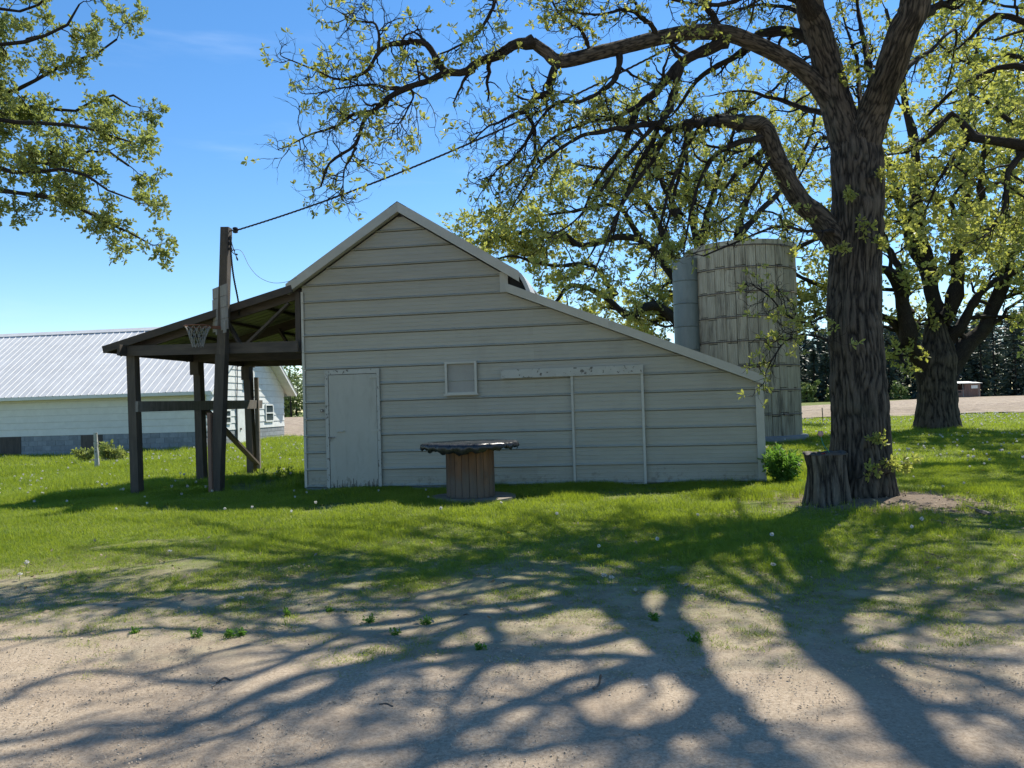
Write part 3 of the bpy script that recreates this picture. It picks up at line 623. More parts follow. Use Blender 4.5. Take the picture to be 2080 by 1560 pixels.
s_k = G.r.random(len(P3)) < 0.17; G.tips(P3[s_k]); s_k = G.r.random(len(P4)) < 0.20; G.tips(P4[s_k])
can = []
for a_, b_, r_ in (((1350, 1180, 9.2), (640, 1062, 10.2), .07), ((1350, 1180, 9.2), (860, 1050, 10.4), .07), ((1350, 1180, 9.2), (1060, 1046, 10.4), .07), ((1640, 1250, 7.6), (1260, 1035, 10.4), .07), ((1640, 1250, 7.6), (1500, 1030, 10.2), .07),
                   ((1262, 1222, 7.5), (420, 1075, 9.9), .07), ((1262, 1222, 7.5), (250, 1112, 9.5), .06), ((1640, 1250, 7.6), (1820, 1060, 9.4), .06), ((1690, 1325, 8.1), (2060, 1150, 9.4), .06)):
    q_ = np.array([[a_[k] + (b_[k] - a_[k]) * t for k in range(3)] for t in np.linspace(0, 1, 6)]); L_ = math.hypot(b_[0] - a_[0], b_[1] - a_[1])
    q_[1:, 0] += fr_.normal(0, 0.03 * L_, 5); q_[1:, 1] += fr_.normal(0, 9, 5)
    can.append(([shade(*p_) for p_ in q_], r_, 0.035))
PC, RC_ = G.limbs(can, 36, 7, 0.5)
P2, R2 = G.kids(PC, RC_, 13, 1.2, 8, (0.5, 1.3), (0, 0, 0.05), 0.28, 0.62, 0.020, 4, 0.2)
P3, R3 = G.kids(P2, R2, 5, 0.5, 5, (0.4, 1.2), (0, 0, 0.05), 0.3, 0.6, 0.008, 3, 0.2)
P4, R4 = G.kids(P3, R3, 2, 0.2, 4, (0.3, 1.0), (0, 0, 0.05), 0.3, 0.75, 0.004, 3, 0.4); G.tips(P4)
P2, R2 = G.kids(PB, RB, 10, 1.25, 9, (0.5, 1.2), (0, 0, 0.10), 0.26, 0.55, 0.016, 4, 0.15)
P3, R3 = G.kids(P2, R2, 5, 0.50, 5, (0.4, 1.1), (0, 0, 0.08), 0.30, 0.6, 0.007, 3, 0.25)
P4, R4 = G.kids(P3, R3, 2, 0.18, 4, (0.3, 1.0), (0, 0, 0.1), 0.3, 0.75, 0.003, 3, 0.4)
s_k = G.r.random(len(P4)) < 0.35; G.tips(P4[s_k])
# sprouts on the trunk
sp = [(at(x, y, Y), at(x + dx, y + dy, Y - 0.12)) for x, y, Y, dx, dy in ((1735, 470, 10.15, 25, -8), (1725, 500, 10.12, -30, 10), (1760, 480, 10.15, 30, 14), (1745, 385, 10.15, -20, 12), (1765, 360, 10.15, 26, -10), (1770, 140, 9.8, -30, 20), (1700, 140, 10.3, 26, 14), (1770, 905, 10.08, 16, -14), (1785, 935, 10.08, 22, 8), (1740, 975, 10.0, 40, -25), (1800, 965, 10.1, 45, -30))]
PS, RS_ = G.limbs([(s, 0.006, 0.003) for s in sp], 5, 4, 0.2)
PS2, RS2 = G.kids(PS, RS_, 5, 0.14, 4, (0.4, 1.2), (0, -0.3, 0), 0.3, 0.7, 0.0025, 3, 0.3); G.tips(PS2, 1)
G.wood('branches', M['barkfar'], oak)
G.leaves('crown', M['leaf_young'], oak, 9, 0.064, 0.44)

# ------------------------------------------------ other oaks
def wide_oak(label, name, base, trunk, tr, limbs, seed, leafmat, kk=(10, 7, 4), lens=(2.6, 1.1, 0.42), leaf=0.16, lk_=6, simple=True, n_extra=1, group=None, rings=120, keep=1.0, gn=0.28, bias=(0, 0, 0.12), droop=0.0, rmin=(0.02, 0.011, 0.007)):
    t = thing(name, label, 'tree', base, group)
    furrowed('trunk', trunk, tr, M['bark'], t, 110, rings, 0.05, flare=lambda s: 0.35 * float(np.mean(tr)) * np.exp(-s / 0.5), seed=seed, wob=0.05, freq=9)
    g_ = Grow(seed)
    P1, R1 = g_.limbs(limbs, 30, 8, 0.5)
    A, RA = g_.kids(P1, R1, kk[0], lens[0], 9, (0.4, 1.2), bias, gn, 0.45, rmin[0], 4, 0.15)
    B, RB_ = g_.kids(A, RA, kk[1], lens[1], 6, (0.4, 1.1), bias, 0.3, 0.55, rmin[1], 3, 0.25)
    Cc, RC = g_.kids(B, RB_, kk[2], lens[2], 4, (0.3, 1.1), bias, 0.3, 0.7, rmin[2], 3, 0.3)
    g_.tips(B); g_.tips(Cc, n_extra)
    g_.wood('branches', M['barkfar'], t)
    g_.leaves('crown', leafmat, t, lk_, leaf, 0.55, keep=keep, simple=simple, droop=droop)
    return t
def pl(L, Y0, Y1=None):
    Y1 = Y0 if Y1 is None else Y1; n = len(L)
    return [at(x, y, Y0 + (Y1 - Y0) * i / max(1, n - 1)) for i, (x, y) in enumerate(L)]
# the thick-trunked oak at the back of the lawn
Y2 = 27.4
b2 = at(1903, 872, Y2)
wide_oak('stout short-trunked oak standing on the back lawn near the field', 'oak_tree', b2,
         [b2 + np.array([0, 0, -0.3])] + pl([(1903, 860), (1903, 820), (1902, 770), (1903, 725), (1903, 690), (1902, 650)], Y2), [0.75, 0.70, 0.63, 0.62, 0.64, 0.46, 0.30],
         [(pl([(1890, 770), (1868, 720), (1850, 690), (1840, 640), (1822, 575), (1795, 545), (1740, 560), (1690, 585), (1640, 570), (1600, 545)], Y2, 25), 0.36, 0.05),
          (pl([(1862, 715), (1825, 665), (1790, 640), (1740, 610), (1660, 640), (1610, 650)], Y2, 25.5), 0.2, 0.03),
          (pl([(1845, 640), (1835, 560), (1800, 500), (1760, 440), (1700, 380)], Y2, 28), 0.2, 0.04),
          (pl([(1903, 745), (1900, 640), (1888, 560), (1872, 480), (1860, 400), (1850, 280), (1830, 150), (1800, 20)], Y2, 28), 0.40, 0.06),
          (pl([(1890, 570), (1850, 500), (1825, 400), (1790, 300), (1740, 180)], Y2, 29), 0.22, 0.04),
          (pl([(1908, 650), (1938, 570), (1955, 480), (1962, 390), (1950, 300), (1975, 180), (1990, 40)], Y2, 26), 0.30, 0.05),
          (pl([(1950, 500), (1990, 400), (2000, 300), (2050, 200)], Y2, 25), 0.18, 0.04),
          (pl([(1925, 770), (1960, 705), (1990, 675), (2030, 600), (2060, 500), (2090, 400), (2130, 280)], Y2, 26.5), 0.36, 0.05),
          (pl([(1930, 690), (1990, 600), (2050, 560), (2130, 520), (2230, 500)], Y2, 25), 0.22, 0.04),
          (pl([(2040, 560), (2040, 450), (2050, 330), (2040, 200)], Y2, 28), 0.17, 0.04)],
         31, M['leaf_young'], kk=(11, 7, 4), lens=(2.1, 1.0, 0.42), leaf=0.155, lk_=5)
# the oak behind the barn and silo
Y3 = 38.0
b3 = at(1430, 836, Y3); b3[2] = float(ground_z(b3[0], Y3))
wide_oak('broad leafy oak rising behind the barn roof and silo', 'oak_tree', b3,
         [b3 + np.array([0, 0, -0.3]), b3 + np.array([0, 0, 0.6]), b3 + np.array([0, 0, 1.6]), b3 + np.array([0, 0, 2.6])], [0.62, 0.55, 0.52, 0.55],
         [(pl([(1432, 770), (1400, 690), (1365, 645), (1320, 618), (1270, 640), (1225, 600), (1160, 580), (1120, 620), (1060, 590)], Y3, 35), 0.34, 0.04),
          (pl([(1432, 760), (1390, 660), (1330, 650), (1290, 690), (1250, 660), (1180, 640)], Y3, 40), 0.24, 0.04),
          (pl([(1425, 740), (1390, 600), (1330, 510), (1260, 480), (1180, 500), (1100, 470), (1010, 480), (950, 500)], Y3, 37), 0.34, 0.04),
          (pl([(1425, 720), (1380, 560), (1320, 420), (1240, 350), (1150, 330)], Y3, 39), 0.32, 0.05),
          (pl([(1430, 700), (1420, 520), (1400, 380), (1390, 250)], Y3, 40), 0.34, 0.06),
          (pl([(1440, 700), (1480, 540), (1520, 400), (1560, 280)], Y3, 40), 0.32, 0.05),
          (pl([(1445, 730), (1520, 600), (1600, 520), (1680, 480), (1740, 500)], Y3, 37), 0.3, 0.05),
          (pl([(1300, 480), (1250, 420), (1160, 430), (1080, 440)], Y3, 36), 0.16, 0.04),
          (pl([(1420, 520), (1450, 380), (1490, 270), (1500, 190)], Y3, 41), 0.2, 0.05),
          (pl([(1500, 480), (1590, 380), (1640, 290), (1660, 210)], Y3, 41), 0.2, 0.05),
          (pl([(1380, 440), (1330, 340), (1290, 260), (1230, 240)], Y3, 40), 0.2, 0.05),
          (pl([(1250, 600), (1200, 540), (1120, 540), (1040, 520), (980, 540)], 37, 36), 0.15, 0.04),
          (pl([(1180, 500), (1130, 470), (1060, 500), (990, 470), (940, 480)], 37, 37), 0.10, 0.03)],
         37, M['leaf_young'], kk=(12, 8, 4), lens=(2.2, 1.0, 0.42), leaf=0.175, lk_=5)
# the oak reaching in at the upper left
bL = np.array([-14.5, 11.5, 0.0]); bL[2] = float(ground_z(-14.5, 11.5))
st = lambda z: np.array([-14.2, 11.4, z])
wide_oak('densely leafed oak reaching into the sky above the long white shed', 'oak_tree', bL,
         [bL + np.array([0, 0, -0.3]), bL + np.array([0, 0, 1.5]), bL + np.array([0.1, 0, 3.5]), bL + np.array([0.3, 0, 5.6])], [0.5, 0.42, 0.38, 0.34],
         [([st(3.6)] + pl([(-200, 330), (-60, 375), (40, 393), (130, 408), (205, 445), (260, 470), (300, 492)], 10.4, 9.8), 0.16, 0.012),
          ([st(4.0)] + pl([(-200, 230), (-40, 300), (60, 325), (140, 330), (200, 300), (262, 335)], 10.6, 10.2), 0.14, 0.012),
          ([st(4.4)] + pl([(-200, 170), (-20, 240), (80, 250), (160, 255), (225, 275), (268, 288)], 10.2, 9.8), 0.14, 0.012),
          ([st(4.8)] + pl([(-200, 120), (-20, 190), (70, 165), (130, 130), (190, 112), (238, 80)], 10.6, 10.4), 0.14, 0.012),
          ([st(5.2)] + pl([(-200, 50), (-20, 90), (60, 85), (140, 50), (160, 10)], 10.2, 10.0), 0.14, 0.012),
          ([st(5.5)] + pl([(-200, -60), (-20, 10), (60, 20), (110, -20)], 10.8, 10.6), 0.14, 0.012),
          ([st(5.5)] + pl([(-200, -200), (-20, -120), (80, -100), (150, -120)], 10.4, 10.2), 0.16, 0.012),
          ([st(4.2)] + pl([(-200, 260), (-60, 240), (60, 215), (150, 225), (215, 190), (265, 215)], 11.2, 11.0), 0.12, 0.012),
          ([st(3.8)] + pl([(-200, 300), (-60, 320), (30, 350), (150, 345), (215, 385), (265, 405)], 9.9, 9.6), 0.12, 0.012)],
         41, M['leaf_green'], kk=(24, 8, 4), lens=(0.56, 0.30, 0.15), leaf=0.055, lk_=6, simple=False, n_extra=1, rings=60, gn=0.22, bias=(0.05, 0, 0.06), rmin=(0.008, 0.004, 0.0028))
# the oak standing just outside on the right, one heavy limb in view
bR = np.array([12.6, 11.4, 0.0])
sr = lambda z: np.array([12.5, 11.3, z])
wide_oak('oak whose heavy limb reaches in at the upper right edge', 'oak_tree', bR,
         [bR + np.array([0, 0, -0.3]), bR + np.array([0, 0, 1.5]), bR + np.array([0, 0, 3.2]), bR + np.array([-0.1, -0.1, 5.2])], [0.6, 0.5, 0.46, 0.42],
         [([sr(3.6)] + pl([(2350, 350), (2200, 325), (2080, 300), (2010, 290), (1965, 280), (1948, 232), (1920, 250), (1880, 285), (1838, 312)], 10.3, 10.9), 0.26, 0.03),
          ([sr(4.2)] + pl([(2300, 200), (2150, 160), (2050, 130), (1980, 160), (1930, 190), (1880, 240)], 11, 12.5), 0.2, 0.02),
          ([sr(4.8)] + pl([(2300, 80), (2120, 60), (2020, 30), (1960, 90), (1920, 110)], 11.5, 12.5), 0.2, 0.02),
          ([sr(5.0)] + pl([(2300, -80), (2150, -60), (2040, -30), (1980, 20)], 11, 11), 0.2, 0.02),
          ([sr(3.8)] + pl([(2300, 330), (2150, 380), (2080, 390), (2020, 370), (1970, 420)], 11.5, 12.5), 0.14, 0.015),
          (pl([(2080, 300), (2050, 350), (2040, 420), (2000, 480)], 10.5, 10.5), 0.06, 0.012),
          (pl([(1965, 280), (1930, 330), (1900, 380), (1880, 430)], 10.7, 10.7), 0.05, 0.010),
          ([sr(5.0)] + pl([(2400, -300), (2250, -250), (2100, -200), (1990, -180)], 10, 9), 0.2, 0.02)],
         43, M['leaf_young'], kk=(10, 6, 3), lens=(1.1, 0.5, 0.2), leaf=0.075, lk_=6, simple=False, n_extra=0, rings=60, gn=0.3, bias=(0, 0, 0.05), rmin=(0.01, 0.005, 0.003))

# another oak outside on the right, farther back: its sprays fill the upper right corner
bQ = np.array([17.8, 20.5, 0.0]); bQ[2] = float(ground_z(17.8, 20.5))
sq = lambda z: np.array([17.6, 20.4, z])
wide_oak('oak whose yellow-green sprays fill the upper right corner behind the heavy limb', 'oak_tree', bQ,
         [bQ + np.array([0, 0, -0.3]), bQ + np.array([0, 0, 2.0]), bQ + np.array([0, 0, 4.5]), bQ + np.array([-0.2, 0, 7.5])], [0.6, 0.5, 0.45, 0.38],
         [([sq(4.5)] + pl([(2250, 330), (2150, 280), (2060, 250), (1990, 200), (1930, 210)], 20, 19), 0.2, 0.02),
          ([sq(5.0)] + pl([(2250, 200), (2130, 140), (2040, 110), (1970, 130), (1910, 90)], 20.5, 20), 0.2, 0.02),
          ([sq(6.0)] + pl([(2250, 60), (2130, 20), (2030, 10), (1950, -30)], 20, 20), 0.2, 0.02),
          ([sq(7.0)] + pl([(2250, -100), (2120, -140), (2000, -150), (1900, -130)], 21, 21), 0.2, 0.02),
          ([sq(4.2)] + pl([(2250, 420), (2170, 400), (2100, 420), (2060, 460)], 20, 19), 0.15, 0.02),
          ([sq(7.0)] + pl([(2200, -200), (2060, -260), (1940, -250), (1820, -200)], 19, 18), 0.2, 0.02),
          ([sq(5.5)] + pl([(2250, 150), (2180, 80), (2100, 60), (2020, 80)], 18, 17), 0.2, 0.02)],
         47, M['leaf_young'], kk=(12, 7, 4), lens=(1.7, 0.8, 0.34), leaf=0.12, lk_=5, n_extra=1, rings=60, bias=(0, 0, 0.05), rmin=(0.016, 0.009, 0.005))

# ------------------------------------------------ far woods: two masses
rg = np.random.default_rng(5)
def pine_wood(name, label, pts, seed):
    r = np.random.default_rng(seed); TV, TF, TB, o = [], [], [], 0; LV = []
    n = len(pts)
    Pz = np.stack([np.stack([[x, y, z - 0.3], [x + r.normal(0, .1), y, z + h * 0.5], [x + r.normal(0, .15), y, z + h]]) for x, y, z, h in pts])
    v, f, b = tubes(Pz, np.stack([[0.16, 0.11, 0.02]] * n), 5)
    for x, y, z, h in pts:
        k = 520
        t = r.uniform(0.0, 1.0, k) ** 0.85
        rad_ = (1.04 - t) ** 0.7 * r.uniform(0.6, 1.0) * h * 0.24 + 0.15
        a = r.uniform(0, 2 * math.pi, k); q = np.sqrt(r.uniform(0.05, 1, k))
        c = np.stack([x + rad_ * q * np.cos(a), y + rad_ * q * np.sin(a), z + t * h - 0.25 * q * rad_], 1)
        d = norm(np.stack([np.cos(a), np.sin(a), r.normal(-0.1, 0.35, k)], 1)); w = norm(np.cross(d, r.normal(0, 1, (k, 3))))
        L = r.uniform(0.28, 0.62, k)[:, None]; W = L * r.uniform(0.2, 0.42, k)[:, None]
        LV.append(np.stack([c - d * L, c + w * W, c + d * L, c - w * W], 1).reshape(-1, 3))
    LV = np.concatenate(LV)
    o = tag(put(name, np_mesh(name, LV, np.arange(len(LV)).reshape(-1, 4), M['leaf_pine'])), label, 'woods', kind='stuff')
    me = np_mesh('trunks', v, f, M['barkfar'], True); vec_attr(me, "bk", b)
    tk = put('trunks', me, o); tk['kind'] = 'stuff'
pts = []
for row in range(5):
    for x in np.arange(20, 150, 2.3):
        xx = x + rg.normal(0, 0.7); yy = 116 + row * 4 + rg.normal(0, 1.2) - 6 * max(0, (45 - xx) / 30)
        pts.append((xx, yy, float(ground_z(xx, yy)), rg.uniform(8.0, 11.5) + row * 0.6 + 2.0 * np.clip((xx - 50) / 20, 0, 1) - 1.2 * (xx < 48)))
pine_wood('pine_treeline', 'dark pine wood lining the far edge of the field', pts, 6)
def leafy_wood(name, label, pts, seed):
    r = np.random.default_rng(seed); LV = []
    n = len(pts)
    Pz = np.stack([np.stack([[x, y, z - 0.3], [x + r.normal(0, .2), y, z + h * 0.4], [x + r.normal(0, .4), y, z + h * 0.9]]) for x, y, z, h in pts])
    v, f, b = tubes(Pz, np.stack([[0.15, 0.10, 0.03]] * n), 5)
    for x, y, z, h in pts:
        for _ in range(20):
            c0 = np.array([x, y, z + h * r.uniform(0.04, 0.95)]) + r.normal(0, 1, 3) * np.array([0.17, 0.17, 0.05]) * h
            k = 26; c = c0 + r.normal(0, 1, (k, 3)) * h * 0.07
            d = norm(r.normal(0, 1, (k, 3))); w = norm(np.cross(d, r.normal(0, 1, (k, 3)))); L = r.uniform(0.12, 0.32, k)[:, None]
            LV.append(np.stack([c - d * L, c + w * L * 0.6, c + d * L, c - w * L * 0.6], 1).reshape(-1, 3))
    LV = np.concatenate(LV)
    o = tag(put(name, np_mesh(name, LV, np.arange(len(LV)).reshape(-1, 4), M['leaf_wood'])), label, 'woods', kind='stuff')
    me = np_mesh('trunks', v, f, M['barkfar'], True); vec_attr(me, "bk", b)
    tk = put('trunks', me, o); tk['kind'] = 'stuff'
pts = []
for row in range(3):
    for x in np.arange(-95, 22, 2.8):
        xx = x + rg.normal(0, 0.8); yy = 113 + row * 4 + rg.normal(0, 1.2)
        pts.append((xx, yy, float(ground_z(xx, yy)), rg.uniform(4.5, 7.5)))
for x in np.arange(24, 60, 2.4):      # light brush in front of the pines
    xx = x + rg.normal(0, 0.8); yy = 110.5 - 6 * max(0, (45 - xx) / 30) + rg.normal(0, 0.6)
    pts.append((xx, yy, float(ground_z(xx, yy)), rg.uniform(1.6, 3.0)))
pts.append((-31.6, 110, 0.7, 8.6))
leafy_wood('leafy_treeline', 'pale green woodland at the far edge of the field beside the white shed', pts, 8)

# ================================================================== THE BARN
barn = thing('barn', 'white steel-sided gable barn with a plain door and sliding door', 'barn', bw(4, 4.5, 0))
DEP, PITCH_B = 9.0, 0.3048
RZ, RSL, RU = 4.90, 0.637, 1.90                       # siding limit at the ridge, slope, ridge position
LZ, LSL, LU = 3.385, 0.412, 3.81                      # right-hand lower roof
def uL(z): return 0.0 if z < RZ - RSL * RU else RU - (RZ - z) / RSL
def uR(z):
    if z <= LZ: return min(8.03, LU + (LZ - z) / LSL)
    if z <= RZ - RSL * (LU - RU): return LU
    return RU + (RZ - z) / RSL
# one course of siding: (height in the course, how far it stands proud)
PROF = [(0.0, 0.016), (0.003, 0.034), (0.012, 0.040), (0.046, 0.003), (0.095, 0.003), (0.100, 0.0065), (0.112, 0.0065), (0.117, 0.003),
        (0.165, 0.003), (0.170, 0.0065), (0.182, 0.0065), (0.187, 0.003), (0.235, 0.003), (0.240, 0.0065), (0.252, 0.0065), (0.257, 0.003), (0.2985, 0.003)]
def course(z0, a, b, off, ca=uL, cb=uR, top=RZ):
    """one siding panel between limits a(z), b(z)"""
    mb = MB(); lev = []
    crit = [LZ - 1e-4, LZ + 1e-4, RZ - RSL * (LU - RU) - 1e-4, LZ - (8.03 - LU) * LSL, RZ - RSL * RU]
    zs = sorted(set([p[0] for p in PROF] + [c_ - z0 for c_ in crit if 0.001 < c_ - z0 < PITCH_B - 0.001]))
    hs = np.interp(zs, [p[0] for p in PROF], [p[1] for p in PROF])
    rows = []
    for dz, h in zip(zs, hs):
        z = z0 + dz
        if z > top: break
        l, r_ = max(a, ca(z)), min(b, cb(z))
        if r_ - l < 0.01: continue
        rows.append((l, r_, z, h))
    if len(rows) < 2: return None
    P_ = []
    for l, r_, z, h in rows: P_ += [bw(l, -(h + off), z), bw(r_, -(h + off), z)]
    mb.poly(P_, [(2 * i, 2 * i + 1, 2 * i + 3, 2 * i + 2) for i in range(len(rows) - 1)])
    return mb
k = 0
while 0.035 + PITCH_B * k < RZ:
    z0 = 0.035 + PITCH_B * k
    if z0 < 3.0:
        for a, b, off in ((-9, 4.31, 0.0), (4.25, 99, 0.0035)):
            q = course(z0, a, b, off)
            if q: q.build('siding_panel', M['siding'], barn)
    else:
        q = course(z0, -9, 99, 0.0)
        if q: q.build('siding_panel', M['siding'], barn)
    k += 1
# body of the barn behind the siding, coloured near-black as shade in the lap gaps
front = [(0.012, -0.2), (8.02, -0.2), (8.02, 1.62), (3.82, 3.36), (3.82, 3.66), (1.9, 4.86), (0.012, 3.66)]
n = len(front)
mb = MB(); mb.poly([bw(u, 0.045, z) for u, z in front] + [bw(u, DEP, z) for u, z in front], [tuple(range(n)), tuple(range(2 * n - 1, n - 1, -1))] + [(i, i + n, (i + 1) % n + n, (i + 1) % n) for i in range(n)])
mb.build('wall', M['dark'], barn)
MB().box(-0.01, 8.03, 0.001, 0.04, -0.25, 0.028, bw).build('foundation', M['mortar'], barn)
# right side wall courses
for k in range(5):
    z0 = 0.035 + PITCH_B * k; mb = MB()
    P_ = []
    for dz, h in PROF:
        z = min(z0 + dz, 1.60); P_ += [bw(8.03 + h, 0.0, z), bw(8.03 + h, DEP, z)]
    mb.poly(P_, [(2 * i, 2 * i + 1, 2 * i + 3, 2 * i + 2) for i in range(len(PROF) - 1)]).build('siding_panel', M['siding'], barn)
# corner and notch trim
MB().box(7.935, 8.065, -0.045, -0.026, 0.02, 1.60, bw).build('corner_trim', M['trim'], barn)
MB().box(8.046, 8.066, -0.0255, 0.12, 0.02, 1.60, bw).build('corner_trim', M['trim'], barn)
MB().box(3.69, 3.835, -0.042, -0.026, 3.40, 3.76, bw).build('notch_trim', M['trim'], barn)
MB().box(-0.012, 0.035, -0.034, -0.0255, 0.03, 3.60, bw).build('corner_trim', M['trim'], barn)
# roofs: ribbed sheets running down the slope
def ribbed(u0, z0, u1, z1, d0, d1, thick=0.018, rib=0.022, fr=bw, pitch=0.229):
    """one roof sheet between two slope points, ribs down the slope"""
    sl = np.array([u1 - u0, z1 - z0]); nrm = np.array([-sl[1], sl[0]]); nrm /= np.linalg.norm(nrm)
    if nrm[1] < 0: nrm = -nrm
    prof = [(d0, 0)]
    d = d0 + pitch * 0.5
    while d < d1 - 0.05:
        prof += [(d - 0.03, 0), (d - 0.012, rib), (d + 0.012, rib), (d + 0.03, 0)]; d += pitch
    prof.append((d1, 0))
    P_ = []
    for dd, h in prof:
        for (u, z) in ((u0, z0), (u1, z1)):
            P_.append(fr(u + nrm[0] * h, dd, z + nrm[1] * h)); P_.append(fr(u + nrm[0] * (h - 0.006), dd, z + nrm[1] * (h - 0.006)))
    F_ = []
    for i in range(len(prof) - 1):
        a = 4 * i; b = a + 4
        F_ += [(a, b, b + 2, a + 2), (a + 1, a + 3, b + 3, b + 1), (a, a + 1, b + 1, b), (a + 2, b + 2, b + 3, a + 3)]
    F_ += [(0, 2, 3, 1), (4 * len(prof) - 4, 4 * len(prof) - 3, 4 * len(prof) - 1, 4 * len(prof) - 2)]
    return MB().poly(P_, F_)
def sheets(u0, z0, u1, z1, d0, d1, mat, parent, fr=bw, w=0.92, name='roof_panel', **kw):
    d, i = d0, 0
    while d < d1 - 0.05:
        e = min(d + w, d1); o = 0.003 * (i % 2)
        ribbed(u0, z0 + o, u1, z1 + o, d, e + 0.02, fr=fr, **kw).build(name, mat, parent); d = e; i += 1
RT = 5.075
sheets(1.9, RT, -0.22, RT - 2.12 * RSL, -0.16, DEP + 0.1, M['roof'], barn)
sheets(1.9, RT, 4.03, RT - 2.13 * RSL, -0.16, DEP + 0.1, M['roof'], barn)
sheets(3.83, 3.50, 8.11, 3.50 - 4.28 * LSL, -0.16, DEP + 0.1, M['roof'], barn)
mb = MB(); mb.poly([bw(1.9 + s * 0.16, d, RT + 0.03 - abs(s) * 0.16 * RSL) for d in (-0.17, DEP + 0.1) for s in (-1, 0, 1)] + [bw(1.9 + s * 0.16, d, RT + 0.02 - abs(s) * 0.16 * RSL) for d in (-0.17, DEP + 0.1) for s in (-1, 0, 1)],
                   [(0, 1, 4, 3), (1, 2, 5, 4), (6, 9, 10, 7), (7, 10, 11, 8), (0, 6, 7, 1), (1, 7, 8, 2)]).build('ridge_cap', M['steel'], barn)
# rake trim along the front edges: face board plus return under the roof
def rake(u0, z0, u1, z1, w, d=-0.165):
    mb = MB(); P_ = []
    for u, z in ((u0, z0), (u1, z1)):
        P_ += [bw(u, d, z), bw(u, d, z - w), bw(u, d + 0.02, z - w), bw(u, d + 0.02, z)]
    mb.poly(P_, [(0, 1, 5, 4), (1, 2, 6, 5), (2, 3, 7, 6), (3, 0, 4, 7), (0, 3, 2, 1), (4, 5, 6, 7)])
    P_ = []
    for u, z in ((u0, z0), (u1, z1)):
        P_ += [bw(u, d + 0.021, z - w + 0.004), bw(u, -0.022, z - w + 0.004), bw(u, -0.022, z - w + 0.016), bw(u, d + 0.021, z - w + 0.016)]
    mb.poly(P_, [(0, 1, 5, 4), (1, 2, 6, 5), (2, 3, 7, 6), (3, 0, 4, 7), (0, 3, 2, 1), (4, 5, 6, 7)])
    return mb
rake(-0.24, RT - 2.14 * RSL + 0.03, 1.899, RT + 0.03, 0.185).build('rake_trim', M['trim'], barn)
rake(1.901, RT + 0.03, 4.05, RT - 2.15 * RSL + 0.03, 0.185).build('rake_trim', M['trim'], barn)
for a, b in ((3.80, 4.34), (4.342, 5.56), (5.562, 8.13)):
    z_ = lambda u: 3.50 - (u - 3.83) * LSL + 0.03
    rake(a, z_(a), b, z_(b), 0.15).build('rake_trim', M['trim'], barn)
# curled flashing where the upper roof hangs over the lower one
mb = MB(); P_ = []
for i in range(7):
    t = i / 6; u = 4.03 + 0.24 * t ** 0.75; z = 3.74 - 0.47 * t ** 1.25
    for d in (-0.14, 0.8): P_ += [bw(u, d, z), bw(u - 0.05, d, z - 0.04)]
mb.poly(P_, [f for i in range(6) for f in ((4 * i, 4 * i + 2, 4 * i + 6, 4 * i + 4), (4 * i + 1, 4 * i + 5, 4 * i + 7, 4 * i + 3), (4 * i, 4 * i + 4, 4 * i + 5, 4 * i + 1), (4 * i + 2, 4 * i + 3, 4 * i + 7, 4 * i + 6))]).build('flashing', M['roof'], barn)
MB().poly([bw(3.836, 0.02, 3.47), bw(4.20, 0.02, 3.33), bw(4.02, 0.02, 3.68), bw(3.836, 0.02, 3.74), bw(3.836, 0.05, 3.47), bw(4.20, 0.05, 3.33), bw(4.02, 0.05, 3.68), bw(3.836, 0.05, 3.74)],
          [(0, 1, 2, 3), (7, 6, 5, 4), (0, 4, 5, 1), (1, 5, 6, 2), (2, 6, 7, 3), (3, 7, 4, 0)]).build('eave_gap_shade', M['dark'], barn)  # dark plate painted in as the shaded gap under the eave
# plain door
MB().box(0.470, 1.42, -0.0295, -0.0265, 0.005, 2.085, bw).build('door_gap_shade', M['dark'], barn)  # dark sheet whose colour gives the shade in the gap round the door
dr = MB().box(0.497, 1.392, -0.056, -0.030, 0.022, 2.056, bw).build('door', M['door'], barn)
MB().box(0.428, 0.488, -0.066, -0.026, 0.0, 2.150, bw).build('door_frame', M['flaky'], barn)
MB().box(1.402, 1.454, -0.066, -0.026, 0.0, 2.150, bw).build('door_frame', M['flaky'], barn)
MB().box(0.489, 1.401, -0.064, -0.026, 2.066, 2.148, bw).build('door_frame', M['flaky'], barn)
MB().tube([bw(0.655, -0.058, 1.03), bw(0.665, -0.10, 1.035), bw(0.77, -0.10, 1.04), bw(0.78, -0.058, 1.04)], 0.011, 6).build('handle', M['trim'], dr)
mb = MB().box(0.47, 0.60, -0.078, -0.0665, 0.915, 0.945, bw); mb.tube([bw(0.515, -0.085, 0.945), bw(0.515, -0.088, 0.90), bw(0.515, -0.085, 0.86)], 0.010, 6); mb.build('hasp', M['greywood'], dr)
for z in (1.98, 1.02): MB().box(1.28, 1.43, -0.071, -0.0665, z, z + 0.045, bw).build('hinge', M['door'], dr)
# peeled paint and splashes near the threshold: thin bare-wood slivers proud of the paint
rr_ = random.Random(4); mb = MB()
for i in range(60):
    u = rr_.uniform(0.51, 1.38); h = abs(rr_.gauss(0, 0.075)) + 0.015; w = rr_.uniform(0.004, 0.012)
    mb.box(u, u + w, -0.0585, -0.0562, 0.024, 0.024 + min(h, 0.22), bw)
pq = mb.build('peeled_paint', M['oldwood'], dr); pq['kind'] = 'stuff'
